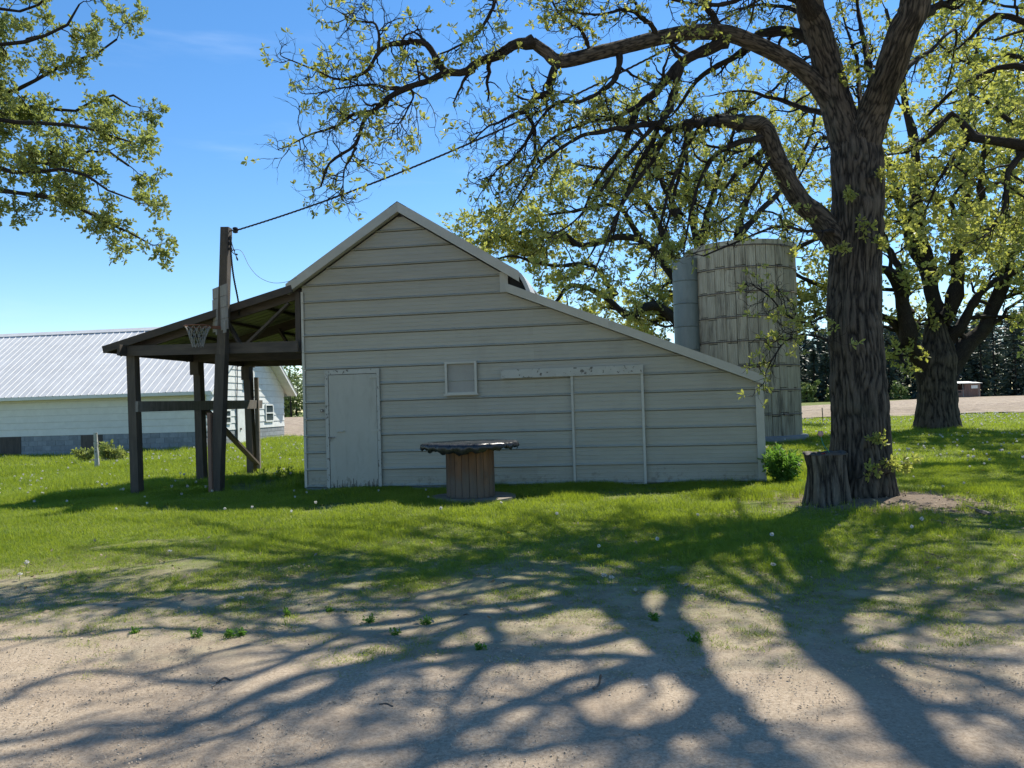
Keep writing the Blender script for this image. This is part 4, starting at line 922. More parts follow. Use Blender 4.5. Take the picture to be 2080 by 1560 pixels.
# boarded window
win = MB().box(2.705, 3.198, -0.030, -0.026, 1.672, 2.174, bw).build('window', M['board'], barn)
for q in ((2.665, 2.705, 1.634, 2.212), (3.198, 3.238, 1.634, 2.212), (2.7055, 3.1975, 2.174, 2.211), (2.7055, 3.1975, 1.635, 1.672)):
    MB().box(q[0], q[1], -0.085, -0.026, q[2], q[3], bw).build('frame', M['trim'], win)
MB().box(2.64, 3.26, -0.10, -0.0855, 1.618, 1.646, bw).build('sill', M['trim'], win)
# sliding door with its header board
MB().box(3.675, 6.112, -0.115, -0.055, 1.885, 2.032, bw).build('door_header', M['flaky'], barn)
sd = MB().box(4.925, 6.066, -0.054, -0.030, -0.01, 1.882, bw).build('sliding_door', M['board'], barn)
for k in range(6):
    z0 = 0.047 + PITCH_B * k; mb = MB(); P_ = []
    for dz, h in PROF:
        z = min(z0 + dz, 1.878); P_ += [bw(4.922, -0.055 - h, z), bw(6.068, -0.055 - h, z)]
    mb.poly(P_, [(2 * i, 2 * i + 1, 2 * i + 3, 2 * i + 2) for i in range(len(PROF) - 1)]).build('siding_panel', M['siding'], sd)
MB().box(4.88, 4.921, -0.092, -0.035, -0.02, 1.884, bw).build('edge_trim', M['trim'], sd)
MB().box(6.069, 6.112, -0.092, -0.035, -0.02, 1.884, bw).build('edge_trim', M['trim'], sd)
MB().box(4.922, 6.068, -0.088, -0.035, -0.024, 0.045, bw).build('bottom_rail', M['trim'], sd)
# small outlet
ot = MB().box(0.325, 0.372, -0.040, -0.026, 1.395, 1.445, bw).build('outlet_box', M['steel'], barn)
MB().box(0.337, 0.360, -0.046, -0.0405, 1.406, 1.434, bw).build('outlet_cover', M['trim'], ot)
# screw stains on the panel seam
for k in range(1, 11): MB().box(4.02, 4.05 + 0.02 * (k % 3), -0.0335, -0.0285, 0.035 + PITCH_B * k - 0.004, 0.035 + PITCH_B * k + 0.012, bw).build('seam_clip', M['steel'], barn)

# ================================================================== OPEN LEAN-TO
lt = thing('open_lean_to', 'open timber lean-to with metal roof against the barn side', 'lean-to', bw(-1.9, 2.2, 0))
LT = lambda u: 3.74 + u * 0.2526                       # top of the lean-to roof sheet
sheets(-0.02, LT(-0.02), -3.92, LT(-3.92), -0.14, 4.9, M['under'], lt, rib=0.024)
gz = lambda p: float(ground_z(p[0], p[1]))
for d in (0.0, 2.2, 4.4):
    p = bw(-3.36, d, 0); MB().beam((p[0], p[1], gz(p) - 0.3), bw(-3.42, d, 2.60), 0.165, 0.165, BD, 0.008).build('post', M['oldwood'], lt)
    w_, h_ = 0.045, 0.19
    MB().beam(bw(-3.78, d + 0.11, LT(-3.78) - 0.115), bw(-0.06, d + 0.11, LT(-0.06) - 0.115), w_, h_, (0, 0, 1), 0.004).build('rafter', M['beamwood'], lt)
    MB().beam(bw(-3.50, d - 0.11, 2.655), bw(-0.05, d - 0.11, 2.60), 0.05, 0.20, (0, 0, 1), 0.006).build('tie_beam', M['beamwood'], lt)
    MB().beam(bw(-0.10, d + 0.06, 2.50), bw(-0.10, d + 0.06, LT(-0.1) - 0.1), 0.10, 0.09, BD, 0.004).build('wall_stud', M['oldwood'], lt)
    MB().beam(bw(-1.55, d + 0.06, LT(-1.55) - 0.14), bw(-1.15, d - 0.05, 2.60), 0.04, 0.12, BD, 0.004).build('web_brace', M['oldwood'], lt)
    MB().beam(bw(-0.28, d + 0.06, LT(-0.28) - 0.25), bw(-1.15, d + 0.02, 2.66), 0.04, 0.11, BD, 0.004).build('web_brace', M['oldwood'], lt)
MB().beam(bw(-3.47, -0.35, 2.66), bw(-3.47, 4.8, 2.66), 0.05, 0.20, (0, 0, 1), 0.006).build('plate_beam', M['beamwood'], lt)
for i in range(5):
    u = -3.70 + i * 0.88
    MB().beam(bw(u, -0.13, LT(u) - 0.028), bw(u, 4.85, LT(u) - 0.028), 0.085, 0.04, (0, 0, 1), 0.003).build('purlin', M['beamwood'], lt)
MB().beam(bw(-3.93, -0.155, LT(-3.93) - 0.055), bw(-0.12, -0.155, LT(-0.12) - 0.055), 0.03, 0.135, (0, 0, 1)).build('rake_board', M['beamwood'], lt)
MB().beam(bw(-3.94, -0.13, LT(-3.94) - 0.06), bw(-3.94, 4.85, LT(-3.94) - 0.06), 0.025, 0.09, (0, 0, 1)).build('eave_board', M['beamwood'], lt)
MB().beam(bw(-3.30, -0.08, 1.60), bw(-3.26, 4.75, 1.63), 0.05, 0.205, (0, 0, 1), 0.006).build('rail', M['greywood'], lt)
MB().beam(bw(-3.30, 2.3, 1.50), bw(-3.25, 4.45, 0.16), 0.045, 0.145, BU, 0.005).build('diagonal_brace', M['oldwood'], lt)
MB().beam(bw(-3.25, 4.52, 0.05), bw(-3.27, 4.52, 2.3), 0.10, 0.05, BD, 0.004).build('post_board', M['greywood'], lt)
for d, z in ((2.2, 2.42), (4.4, 2.38)): MB().box(-3.53, -3.33, d - 0.14, d - 0.10, z - 0.14, z + 0.18, bw).build('post_cleat', M['oldwood'], lt)

# ================================================================== SERVICE POLE, HOOP, CABLES
pb = at(443, 1000, 14.05); pb[2] = gz(pb)
pt = at(460, 463, 14.03)
pole = thing('service_pole', 'leaning square timber service pole carrying the overhead cable', 'pole', pb)
MB().beam(pb - np.array([0.03, 0, 0.3]), pb + (pt - pb) * 0.52, 0.175, 0.175, BD, 0.006).build('pole_lower', M['oldwood'], pole)
MB().beam(pb + (pt - pb) * 0.5201 + np.array([0.012, -0.02, 0]), pt, 0.15, 0.15, BD, 0.005).build('pole_upper', M['oldwood'], pole)
mb = MB(); c0 = pt + np.array([0.06, -0.03, -0.07])
mb.tube([c0, c0 + np.array([0.12, -0.05, 0.01])], 0.012, 6); mb.lathe([(0.02, -0.05), (0.045, -0.04), (0.05, 0), (0.03, 0.012), (0.05, 0.025), (0.045, 0.05), (0.02, 0.06)], 10, tuple(c0 + np.array([0.13, -0.05, 0])))
mb.build('insulator', M['wire'], pole)
for i, dz in enumerate((-0.20, -0.30, -0.40)):
    c1 = pt + np.array([0.085, -0.05, dz]); MB().lathe([(0.01, -0.03), (0.032, -0.025), (0.034, 0.02), (0.015, 0.03)], 8, tuple(c1)).build('insulator_spool', M['wire'], pole)
rb = at(431, 1000, 13.99); rb[2] = gz(rb) - 0.2
tag(MB().beam(rb, at(427, 838, 13.99), 0.075, 0.11, BD, 0.006).build('stub_post', M['redwood']), 'reddish stub post nailed against the foot of the service pole', 'post')
def strand(A, B, sag, n, t1=1.0):
    t = np.linspace(0, t1, n); P_ = A[None] * (1 - t[:, None]) + B[None] * t[:, None]; P_[:, 2] -= 4 * sag * t * (1 - t); return P_
def twisted(path, r, off, turns):
    mb = MB(); s = np.linspace(0, 1, len(path)); T = norm(np.gradient(path, axis=0)); b = norm(np.cross(T, [0, 0, 1.0])); c_ = np.cross(b, T)
    for k in range(3):
        a = 2 * math.pi * (s * turns + k / 3); mb.tube(path + off * (b * np.cos(a)[:, None] + c_ * np.sin(a)[:, None]), r, 5)
    return mb
A = c0 + np.array([0.16, -0.06, 0]); Bp = np.array([9.5, 8.1, 9.6])
tag(twisted(strand(A, Bp, 0.72, 420), 0.0078, 0.0100, 60).build('overhead_cable', M['wire']), 'twisted black overhead cable sweeping up from the service pole', 'cable')
hang = resample([pt + np.array([0.09, -0.06, -0.15]), pt + np.array([0.10, -0.07, -0.5]), pt + np.array([0.13, -0.05, -0.9]), at(484, 612, 14.15), at(486, 640, 14.3)], 120)
tag(twisted(hang, 0.008, 0.010, 12).build('drop_cable', M['wire']), 'short twisted cable hanging from the pole to the lean-to roof', 'cable')
mb = MB()
for q in ([(0.08, -0.17), (0.13, -0.35), (0.17, -0.48), (0.20, -0.56), (0.22, -0.62)], [(0.08, -0.30), (0.10, -0.42), (0.16, -0.50), (0.22, -0.51)], [(0.09, -0.36), (0.11, -0.45), (0.14, -0.42), (0.17, -0.44)]):
    mb.tube(resample([pt + np.array([x, -0.07, z]) for x, z in q], 12), [0.008] * 10 + [0.018, 0.014], 6)
mb.build('splice_leads', M['wire'], pole)
thin = resample([pt + np.array([0.12, -0.06, -0.42]), at(490, 510, 13.9), at(506, 540, 13.9), at(525, 562, 13.85), at(552, 574, 13.8), at(580, 573, 13.75), at(603, 564, 13.62)], 50)
tag(MB().tube(thin, 0.0045, 5).build('thin_wire', M['wire2']), 'thin slack wire looping from the pole to the barn eave', 'wire')
# backboard seen nearly edge-on, rim and net
b_or = at(464, 665, 13.72); b_or[2] = 2.93
bd_dir = at(435, 672, 14.30) - b_or; bd_dir[2] = 0; BWD = float(np.linalg.norm(bd_dir)); bd_dir /= BWD; bn = np.array([-bd_dir[1], bd_dir[0], 0])
hoop = thing('basketball_hoop', 'weathered plank basketball backboard with ragged net on the pole', 'basketball hoop', (b_or[0], b_or[1], 2.9))
hb = lambda w, n_, z: b_or + bd_dir * w + bn * n_ + np.array([0, 0, z])
for i in range(4):
    z0 = i * 0.205
    MB().box(0.0, BWD - 0.02 * (i % 2), 0.0, 0.025, z0 + 0.003, z0 + 0.20, hb).build('plank', M['greywood'], hoop)
for w in (0.56,): MB().box(w, w + 0.09, -0.03, -0.001, -0.05, 0.80, hb).build('batten', M['greywood'], hoop)
for w in (0.03, 0.42): MB().box(w, w + 0.14, 0.0255, 0.04, -0.06, 0.16, hb).build('patch_board', M['greywood'], hoop)
rc = hb(BWD / 2, 0.41, 0.07); th = np.linspace(0, 2 * math.pi, 29)
mb = MB(); mb.tube([rc + 0.228 * np.array([math.cos(a), math.sin(a), 0]) for a in th], 0.011, 6, False); mb.build('rim', M['rim'], hoop)
mb = MB().beam(hb(BWD / 2 - 0.05, 0.026, 0.06), hb(BWD / 2 - 0.02, 0.19, 0.06), 0.012, 0.05); mb.beam(hb(BWD / 2 + 0.05, 0.026, 0.06), hb(BWD / 2 + 0.02, 0.19, 0.06), 0.012, 0.05); mb.build('bracket', M['rim'], hoop)
mb = MB(); rr_ = random.Random(3)
for k in range(12):
    for sgn in (-1, 1):
        P_ = []
        for s in np.linspace(0, 1, 9):
            a = 2 * math.pi * k / 12 + sgn * s * 0.85 + 0.05 * rr_.uniform(-1, 1); r_ = 0.225 - 0.135 * s ** 0.7
            P_.append(rc + np.array([r_ * math.cos(a) - 0.01 * s, r_ * math.sin(a), -0.37 * s + 0.01 * rr_.uniform(-1, 1)]))
        if (k, sgn) in ((3, 1), (7, -1), (8, 1)): P_ = P_[:5]
        mb.tube(P_, 0.0055, 4)
mb.build('net', M['net'], hoop)

# ================================================================== CABLE-REEL TABLE
sc_ = at(957, 1012, 11.75); gzs = gz(sc_); sc_ = np.array([sc_[0], sc_[1], gzs])
reel = thing('cable_reel_table', 'upright wooden cable reel with black ruffled cover on the lawn', 'table', sc_)
drum_r, np_ = 0.365, 20
me = None
for i in range(np_):
    a0, a1 = 2 * math.pi * (i + 0.03) / np_, 2 * math.pi * (i + 0.97) / np_
    mb = MB(); P_ = []
    for z in (0.07, 0.83):
        for a, r_ in ((a0, drum_r - 0.03), (a1, drum_r - 0.03), (a1, drum_r - 0.003), ((a0 + a1) / 2, drum_r + 0.004), (a0, drum_r - 0.003)):
            P_.append(sc_ + np.array([r_ * math.cos(a), r_ * math.sin(a), z]))
    mb.poly(P_, [(4, 3, 2, 1, 0), (5, 6, 7, 8, 9), (0, 1, 6, 5), (1, 2, 7, 6), (2, 3, 8, 7), (3, 4, 9, 8), (4, 0, 5, 9)]).build('plank', M['reel'], reel)
def disc_planks(z0, z1, R_, name, mat, wid=0.14):
    x = -R_
    while x < R_ - 0.01:
        x1 = min(x + wid, R_); mb = MB(); st_ = [x + (x1 - x) * t for t in (0.02, 0.25, 0.5, 0.75, 0.98)]
        h = [math.sqrt(max(R_ * R_ - q * q, 0.0004)) for q in st_]
        ring = [(-hh, q) for hh, q in zip(h, st_)] + [(hh, q) for hh, q in list(zip(h, st_))[::-1]]
        P_ = [sc_ + np.array([a_, b_, z]) for z in (z0, z1) for a_, b_ in ring]; k_ = len(ring)
        mb.poly(P_, [tuple(range(k_)), tuple(range(2 * k_ - 1, k_ - 1, -1))] + [(i, i + k_, (i + 1) % k_ + k_, (i + 1) % k_) for i in range(k_)]).build(name, mat, reel); x = x1
disc_planks(0.005, 0.065, 0.68, 'lower_flange_plank', M['reelgrey'])
disc_planks(0.832, 0.872, 0.66, 'upper_flange_plank', M['reelgrey'])
# cover: wrinkled top sheet and a ruffled skirt
mb = MB(); seg = 120; rings = [0.0, 0.2, 0.4, 0.55, 0.66, 0.715, 0.735, 0.74, 0.735]; zz = [0.893, 0.893, 0.892, 0.890, 0.888, 0.884, 0.868, 0.835, 0.795]
rv = np.random.default_rng(9); P_ = []
for k_, (r_, z) in enumerate(zip(rings, zz)):
    for i in range(seg):
        a = 2 * math.pi * i / seg
        ruf = (0.012 * math.sin(a * 23 + k_) + 0.008 * math.sin(a * 41 + 1)) * (k_ >= 6)
        wr = 0.010 * (vnoise(np.array([[r_ * math.cos(a) * 5, r_ * math.sin(a) * 9, 3.0]]))[0] - 0.5) * (k_ < 6)
        dz = (0.018 * math.sin(a * 17 + 2) + 0.012 * math.sin(a * 37) - 0.05 * max(0, math.cos(a + 1.75)) ** 8) * (k_ == 8)
        P_.append(sc_ + np.array([(r_ + ruf) * math.cos(a), (r_ + ruf) * math.sin(a), z + wr + dz]))
mb.poly(P_, [(k_ * seg + i, k_ * seg + (i + 1) % seg, (k_ + 1) * seg + (i + 1) % seg, (k_ + 1) * seg + i) for k_ in range(len(rings) - 1) for i in range(seg)])
cv = mb.build('cover', M['tarp'], reel, True); 
so = cv.modifiers.new('thick', 'SOLIDIFY'); so.thickness = 0.004

# ================================================================== SILO
SY = 25.3; s_c = at(1508, 700, SY); SR = 1.73
s_z = gz(s_c); s_c = np.array([s_c[0], s_c[1], 0.0])
silo = thing('stave_silo', 'stained concrete stave silo standing behind the barn', 'silo', (s_c[0], s_c[1], s_z))
NS, RH_ = 34, 0.765
da = 2 * math.pi / NS; P_ = []; prof = []
for i in range(5):                                    # four shallow ribs on each stave
    b_ = -0.5 + i * 0.2 + 0.02
    prof += [(b_, 0.0), (b_ + 0.03, 0.016), (b_ + 0.09, 0.016), (b_ + 0.12, 0.0)]
prof = [(-0.488, -0.02)] + [(max(-0.485, min(0.485, q * 0.97 + 0.0)), h) for q, h in prof] + [(0.488, -0.02)]
for z in (0.010, RH_ - 0.012):
    for q, h in prof:
        a = q * da; P_.append(((SR + h) * math.cos(a), (SR + h) * math.sin(a), z))
k_ = len(prof)
F_ = [(i, i + 1, i + 1 + k_, i + k_) for i in range(k_ - 1)]
P_ += [((SR - 0.06) * math.cos(q * da), (SR - 0.06) * math.sin(q * da), z) for z in (0.010, RH_ - 0.012) for q in (-0.492, 0.492)]
o_ = 2 * k_
F_ += [(o_ + 1, o_, o_ + 2, o_ + 3), (o_, 0, k_, o_ + 2), (k_ - 1, o_ + 1, o_ + 3, 2 * k_ - 1), tuple(range(k_ - 1, -1, -1)) + (o_, o_ + 1), tuple(range(k_, 2 * k_)) + (o_ + 3, o_ + 2)]
stave = MB().poly(P_, F_).mesh('stave', M['concrete'])
z_base = s_z + 0.10
for row in range(8):
    for i in range(NS):
        put('stave', stave, silo, (s_c[0], s_c[1], z_base + row * RH_ - (0.11 if i % 2 else 0.0)), (0, 0, i * da))
for row in range(1, 9):
    z = z_base + row * RH_ - 0.055 - (0.10 if row == 8 else 0)
    hp = MB(); th = np.linspace(0, 2 * math.pi, 65)
    hp.tube([(s_c[0] + (SR + 0.026) * math.cos(a), s_c[1] + (SR + 0.026) * math.sin(a), z) for a in th], 0.016, 6, False)
    a_l = rv.uniform(3.6, 5.4)
    hp.box(-0.03, 0.03, -0.08, 0.08, -0.03, 0.03, lambda x, y, q: (s_c[0] + (SR + 0.045 + x) * math.cos(a_l + y / SR), s_c[1] + (SR + 0.045 + x) * math.sin(a_l + y / SR), z + q))
    hp.build('hoop', M['steel'], silo)
MB().lathe([(SR - 0.05, z_base + 8 * RH_ - 0.13), (SR + 0.03, z_base + 8 * RH_ - 0.13), (SR + 0.035, z_base + 8 * RH_ + 0.015), (SR - 0.05, z_base + 8 * RH_ + 0.02), (SR - 0.05, z_base + 8 * RH_ - 0.13)], 68, (s_c[0], s_c[1], 0), False).build('top_rim', M['concrete'], silo)
MB().lathe([(SR + 0.02, s_z - 0.3), (SR + 0.22, s_z - 0.3), (SR + 0.20, s_z + 0.13), (SR + 0.01, s_z + 0.15)], 40, (s_c[0], s_c[1], 0)).build('footing', M['mortar'], silo)
MB().lathe([(SR - 0.08, s_z), (SR - 0.08, z_base + 8 * RH_ - 0.2)], 34, (s_c[0], s_c[1], 0), False).build('inner_lining', M['dark'], silo)
ch_c = np.array([s_c[0] - SR - 0.20, SY - 0.55, 0]); ch = thing('silo_chute', 'blue-grey metal chute running up the side of the silo', 'chute', (ch_c[0], ch_c[1], s_z))
for k in range(8):
    z0 = s_z + k * 0.735
    MB().lathe([(0.405, z0), (0.418, z0 + 0.012), (0.418, z0 + 0.03), (0.405, z0 + 0.04), (0.405, z0 + 0.728)], 28, (ch_c[0], ch_c[1], 0)).build('chute_section', M['chute'], ch, False)

# ================================================================== LONG WHITE SHED
Y7 = rad(7); U2 = np.array([math.cos(Y7), -math.sin(Y7), 0]); D2 = np.array([math.sin(Y7), math.cos(Y7), 0]); C2 = np.array([-12.35, 31.0, 0])
b2w = lambda u, d, z: C2 + U2 * u + D2 * d + np.array([0, 0, z])
shed = thing('long_shed', 'long white shed with ribbed metal roof and block foundation', 'shed', b2w(-8, 3.75, 0))
W2, LEN2, SB = 7.5, 15.0, 0.745
S2L = 0.74; RF = lambda d: 2.36 + (min(d, W2 - d) + 0.45) * S2L      # top of the roof sheet
n5 = [(0.012, -0.4), (W2 - 0.012, -0.4), (W2 - 0.012, RF(W2) - 0.12), (W2 / 2, RF(W2 / 2) - 0.12), (0.012, RF(0) - 0.12)]
mb = MB(); mb.poly([b2w(-0.012, d, z) for d, z in n5] + [b2w(-LEN2, d, z) for d, z in n5], [(0, 1, 2, 3, 4), (9, 8, 7, 6, 5)] + [(i, i + 5, (i + 1) % 5 + 5, (i + 1) % 5) for i in range(5)]).build('wall', M['mortar'], shed)
for k in range(7):                                      # wide boards on the long side
    z0 = SB + k * 0.277; z1 = min(z0 + 0.272, 2.62)
    mb = MB().poly([b2w(-LEN2, -0.030, z0), b2w(0.01, -0.030, z0), b2w(0.01, -0.010, z1), b2w(-LEN2, -0.010, z1), b2w(-LEN2, -0.004, z0), b2w(0.01, -0.004, z0), b2w(0.01, -0.002, z1), b2w(-LEN2, -0.002, z1)],
                   [(0, 1, 2, 3), (0, 4, 5, 1), (1, 5, 6, 2), (2, 6, 7, 3), (3, 7, 4, 0), (7, 6, 5, 4)]); mb.build('board', M['lapfront'], shed)
k = 0
while SB + k * 0.29 < RF(W2 / 2) - 0.14:                # lap boards on the gable end
    z0 = SB + k * 0.29; z1 = min(z0 + 0.283, RF(W2 / 2) - 0.13)
    cut = lambda z: max(0.0, (z + 0.12 - 2.36) / S2L - 0.45)
    a0, a1 = cut(z0), cut(z1)
    mb = MB().poly([b2w(0.034, a0, z0), b2w(0.034, W2 - a0, z0), b2w(0.010, W2 - a1, z1), b2w(0.010, a1, z1), b2w(0.0, a0, z0), b2w(0.0, W2 - a0, z0), b2w(0.0, W2 - a1, z1), b2w(0.0, a1, z1)],
                   [(0, 1, 2, 3), (0, 4, 5, 1), (1, 5, 6, 2), (2, 6, 7, 3), (3, 7, 4, 0), (7, 6, 5, 4)]); mb.build('lap_board', M['lap'], shed); k += 1
# concrete blocks
blk = MB().box(0.006, 0.396, -0.012, 0.03, 0.005, 0.197).mesh('block', M['block'])
for row in range(5):
    z = SB - 0.205 * (row + 1)
    for i in range(36):
        o = put('block', blk, shed, b2w(-LEN2 + 0.6 + 0.4 * i + (0.2 if row % 2 else 0), 0.0, z), (0, 0, -Y7))
        if i == 35 and row % 2: o.location = b2w(-0.41, 0.0, z)
    for i in range(19):
        if 2.5 < 0.4 * i + (0.2 if row % 2 else 0) + 0.2 < 4.3: continue
        d = min(0.4 * i + (0.2 if row % 2 else 0), W2 - 0.4)
        put('block', blk, shed, b2w(0.0, d, z), (0, 0, math.pi / 2 - Y7))
# roof
x = -LEN2 - 0.4; i = 0
def fr2(u, d, z): return b2w(d, u, z)                   # ribs run down the slope (u is depth here)
while x < 0.5:
    e = min(x + 0.92, 0.52); o = 0.003 * (i % 2)
    ribbed(W2 / 2, RF(W2 / 2) + o, -0.45, 2.36 + o, x, e + 0.015, fr=fr2, pitch=0.305, rib=0.022).build('roof_panel', M['wroof'], shed)
    ribbed(W2 / 2, RF(W2 / 2) + o, W2 + 0.45, 2.36 + o, x, e + 0.015, fr=fr2, pitch=0.305, rib=0.022).build('roof_panel', M['wroof'], shed)
    x = e; i += 1
mb = MB(); r0 = RF(W2 / 2)
mb.poly([b2w(u, W2 / 2 + s * 0.22, r0 + 0.05 - abs(s) * 0.22 * S2L) for u in (-LEN2 - 0.4, 0.53) for s in (-1, 0, 1)] + [b2w(u, W2 / 2 + s * 0.22, r0 + 0.035 - abs(s) * 0.22 * S2L) for u in (-LEN2 - 0.4, 0.53) for s in (-1, 0, 1)],
        [(0, 3, 4, 1), (1, 4, 5, 2), (6, 7, 10, 9), (7, 8, 11, 10), (0, 6, 9, 3), (2, 5, 11, 8), (3, 9, 10, 4), (4, 10, 11, 5)]).build('ridge_cap', M['wroof'], shed)
for a, b in ((-0.45, W2 / 2 - 0.001), (W2 + 0.45, W2 / 2 + 0.001)):
    MB().beam(b2w(0.50, a, 2.36 - 0.10), b2w(0.50, b, r0 - 0.10), 0.03, 0.17).build('rake_trim', M['lap'], shed)
    MB().beam(b2w(0.25, a, 2.36 - 0.10), b2w(0.25, b, r0 - 0.10), 0.46, 0.02).build('soffit', M['lap'], shed)
for d in (-0.46, W2 + 0.46): MB().beam(b2w(-LEN2, d, 2.29), b2w(0.5, d, 2.29), 0.03, 0.13).build('eave_fascia', M['lapfront'], shed)
MB().beam(b2w(-LEN2, -0.24, 2.30), b2w(0.5, -0.24, 2.30), 0.42, 0.02).build('soffit', M['lapfront'], shed)
def win2(d0, d1, z0, z1):
    w = MB().box(0.036, 0.045, d0 + 0.05, d1 - 0.05, z0 + 0.05, z1 - 0.05, b2w).build('window', M['glass'], shed)
    for q in ((d0, d0 + 0.07, z0, z1), (d1 - 0.07, d1, z0, z1), (d0 + 0.071, d1 - 0.071, z1 - 0.07, z1), (d0 + 0.071, d1 - 0.071, z0, z0 + 0.07), (d0 + 0.071, d1 - 0.071, (z0 + z1) / 2 - 0.03, (z0 + z1) / 2 + 0.03)):
        MB().box(0.03, 0.075, q[0], q[1], q[2], q[3], b2w).build('frame', M['lap'], w)
win2(5.32, 6.18, 1.00, 1.84); win2(1.30, 1.95, 1.00, 1.62)
dd = MB().box(0.036, 0.06, 2.62, 4.20, -0.1, 1.75, b2w).build('door', M['lap'], shed)
for q in (2.5, 4.1): MB().box(0.05, 0.085, q, q + 0.16, -0.1, 1.82, b2w).build('door_frame', M['lap'], dd)
MB().box(0.061, 0.10, 2.75, 2.85, 0.72, 0.80, b2w).build('latch', M['steel'], dd)
MB().box(0.04, 0.09, 3.2, 3.55, 2.55, 4.2, b2w).build('loft_board', M['lap'], shed); MB().box(0.04, 0.09, 3.95, 4.2, 2.55, 3.6, b2w).build('loft_board', M['lap'], shed)
MB().tube([b2w(0.06, 2.45, 0.0), b2w(0.06, 2.46, 1.7), b2w(0.07, 2.55, 2.8), b2w(0.06, 2.62, 4.6)], 0.022, 6).build('conduit', M['wire2'], shed)
for q in (-9.1, -5.45): MB().box(q, q + 0.95, -0.036, -0.0125, -0.3, SB - 0.015, b2w).build('vent_board', M['oldwood'], shed)

# ================================================================== SMALL THINGS ON THE LAWN
fp = at(197, 943, 22.9); fp[2] = gz(fp)
mb = MB(); ring = []
pth = resample([fp + np.array([0.01, 0, -0.3]), fp + np.array([0.0, 0, 0.3]), fp + np.array([-0.02, 0, 0.7]), fp + np.array([-0.03, 0, 1.10])], 14)
mb.tube(pth, 0.062 + 0.008 * np.random.default_rng(2).normal(0, 1, 14), 8)
tag(mb.build('fence_post', M['flaky'], None, False), 'weathered whitish fence post in front of the long shed', 'post')
bed = thing('garden_bed', 'low board-edged garden bed along the long shed', 'garden bed', at(140, 932, 26))
e0, e1 = at(30, 933, 26.0), at(252, 924, 26.0)
e0[2] = gz(e0) + 0.02; e1[2] = gz(e1) + 0.02
MB().beam(e0, e1, 0.045, 0.16).build('edging_board', M['greywood'], bed)
bq = (e0 + e1) / 2; MB().poly([e0 + np.array([0, 0.03, 0.03]), e1 + np.array([0, 0.03, 0.03]), e1 + np.array([0.3, 1.2, 0.1]), e0 + np.array([0.3, 1.2, 0.1]), e0 + np.array([0, 0.03, -0.2]), e1 + np.array([0, 0.03, -0.2]), e1 + np.array([0.3, 1.2, -0.2]), e0 + np.array([0.3, 1.2, -0.2])], [(0, 1, 2, 3), (0, 4, 5, 1), (1, 5, 6, 2), (3, 2, 6, 7), (0, 3, 7, 4), (7, 6, 5, 4)]).build('soil', M['soil'], bed)
def plant(name, label, cat, base, n, h, spread, leaf, seed, mat='leaf_bush', k2=6, lk2=4, group=None, wid=0.42):
    t = thing(name, label, cat, base, group); g_ = Grow(seed); r = g_.r
    st_ = []
    for i in range(n):
        a = r.uniform(0, 6.28); q = r.uniform(0.2, 1) * spread; hh = h * r.uniform(0.6, 1.05)
        st_.append(([base + np.array([0.15 * q * math.cos(a), 0.15 * q * math.sin(a), -0.03]), base + np.array([0.55 * q * math.cos(a), 0.55 * q * math.sin(a), hh * 0.55]), base + np.array([q * math.cos(a), q * math.sin(a), hh])], 0.006 + 0.004 * h, 0.003))
    P1, R1 = g_.limbs(st_, 8, 4, 0.6); A_, RA = g_.kids(P1, R1, k2, h * 0.28, 4, (0.5, 1.3), (0, 0, 0.15), 0.2, 0.6, 0.002, 3, 0.2)
    g_.tips(A_, 2); g_.tips(P1, 2)
    g_.wood('stems', M['leaf_bush'], t); g_.leaves('foliage', M[mat], t, lk2, leaf, wid, cone=1.1); return t
for i, (x, y) in enumerate(((172, 925), (220, 922), (240, 924))):
    b_ = at(x, y, 26.3); b_[2] = gz(b_) + 0.08
    plant('garden_plant', ('pale leafy clump just left of the whitish fence post', 'taller leafy clump just right of the whitish fence post', 'low leafy clump at the end of the garden bed')[i], 'plant', b_, 7, (0.38, 0.48, 0.30)[i], 0.35, 0.11, 60 + i, 'leaf_green')
bb = at(1588, 985, 12.6); bb[2] = gz(bb)
plant('leafy_bush', 'bright green leafy bush at the right corner of the barn', 'bush', bb, 24, 0.47, 0.32, 0.085, 71, k2=9, lk2=5, wid=0.3)
# stump planter
sb = at(1680, 1022, 10.02); sb[2] = gz(sb) - 0.02
stump = thing('tree_stump', 'hollow weathered stump used as a planter beside the big oak', 'stump', sb)
furrowed('stump_wood', [sb + np.array([0, 0, -0.2]), sb + np.array([0, 0, 0.1]), sb + np.array([0.01, 0, 0.4]), sb + np.array([0.0, 0, 0.65])], [0.25, 0.24, 0.235, 0.255], M['stumpbark'], stump, 200, 120, 0.055, flare=lambda s_: 0.20 * np.exp(-s_ / 0.22), freq=9, asp=0.10, seed=33.0, wob=0.07)
ctr = sb + np.array([0, 0, 0.64]); V_, F_ = [], []
for i in range(48):
    a = 2 * math.pi * i / 48; q = np.array([math.cos(a), math.sin(a), 0])
    for r_, z in ((0.275, 0.005), (0.268, 0.026 + 0.014 * math.sin(3 * a) + 0.01 * math.sin(7 * a)), (0.205, 0.018 + 0.012 * math.sin(4 * a + 1)), (0.19, -0.08)): V_.append(ctr + q * (r_ + 0.012 * math.sin(5 * a + 2)) + np.array([0, 0, z]))
for i in range(48):
    a, b = 4 * i, 4 * ((i + 1) % 48)
    F_ += [(a + k, b + k, b + k + 1, a + k + 1) for k in range(3)]
MB().poly(V_, F_).build('hollow_rim', M['oldwood'], stump, True)
MB().lathe([(0.001, -0.02), (0.10, -0.01), (0.24, -0.03)], 24, tuple(ctr + np.array([0, 0, -0.035])), False).build('soil', M['soil'], stump, True)
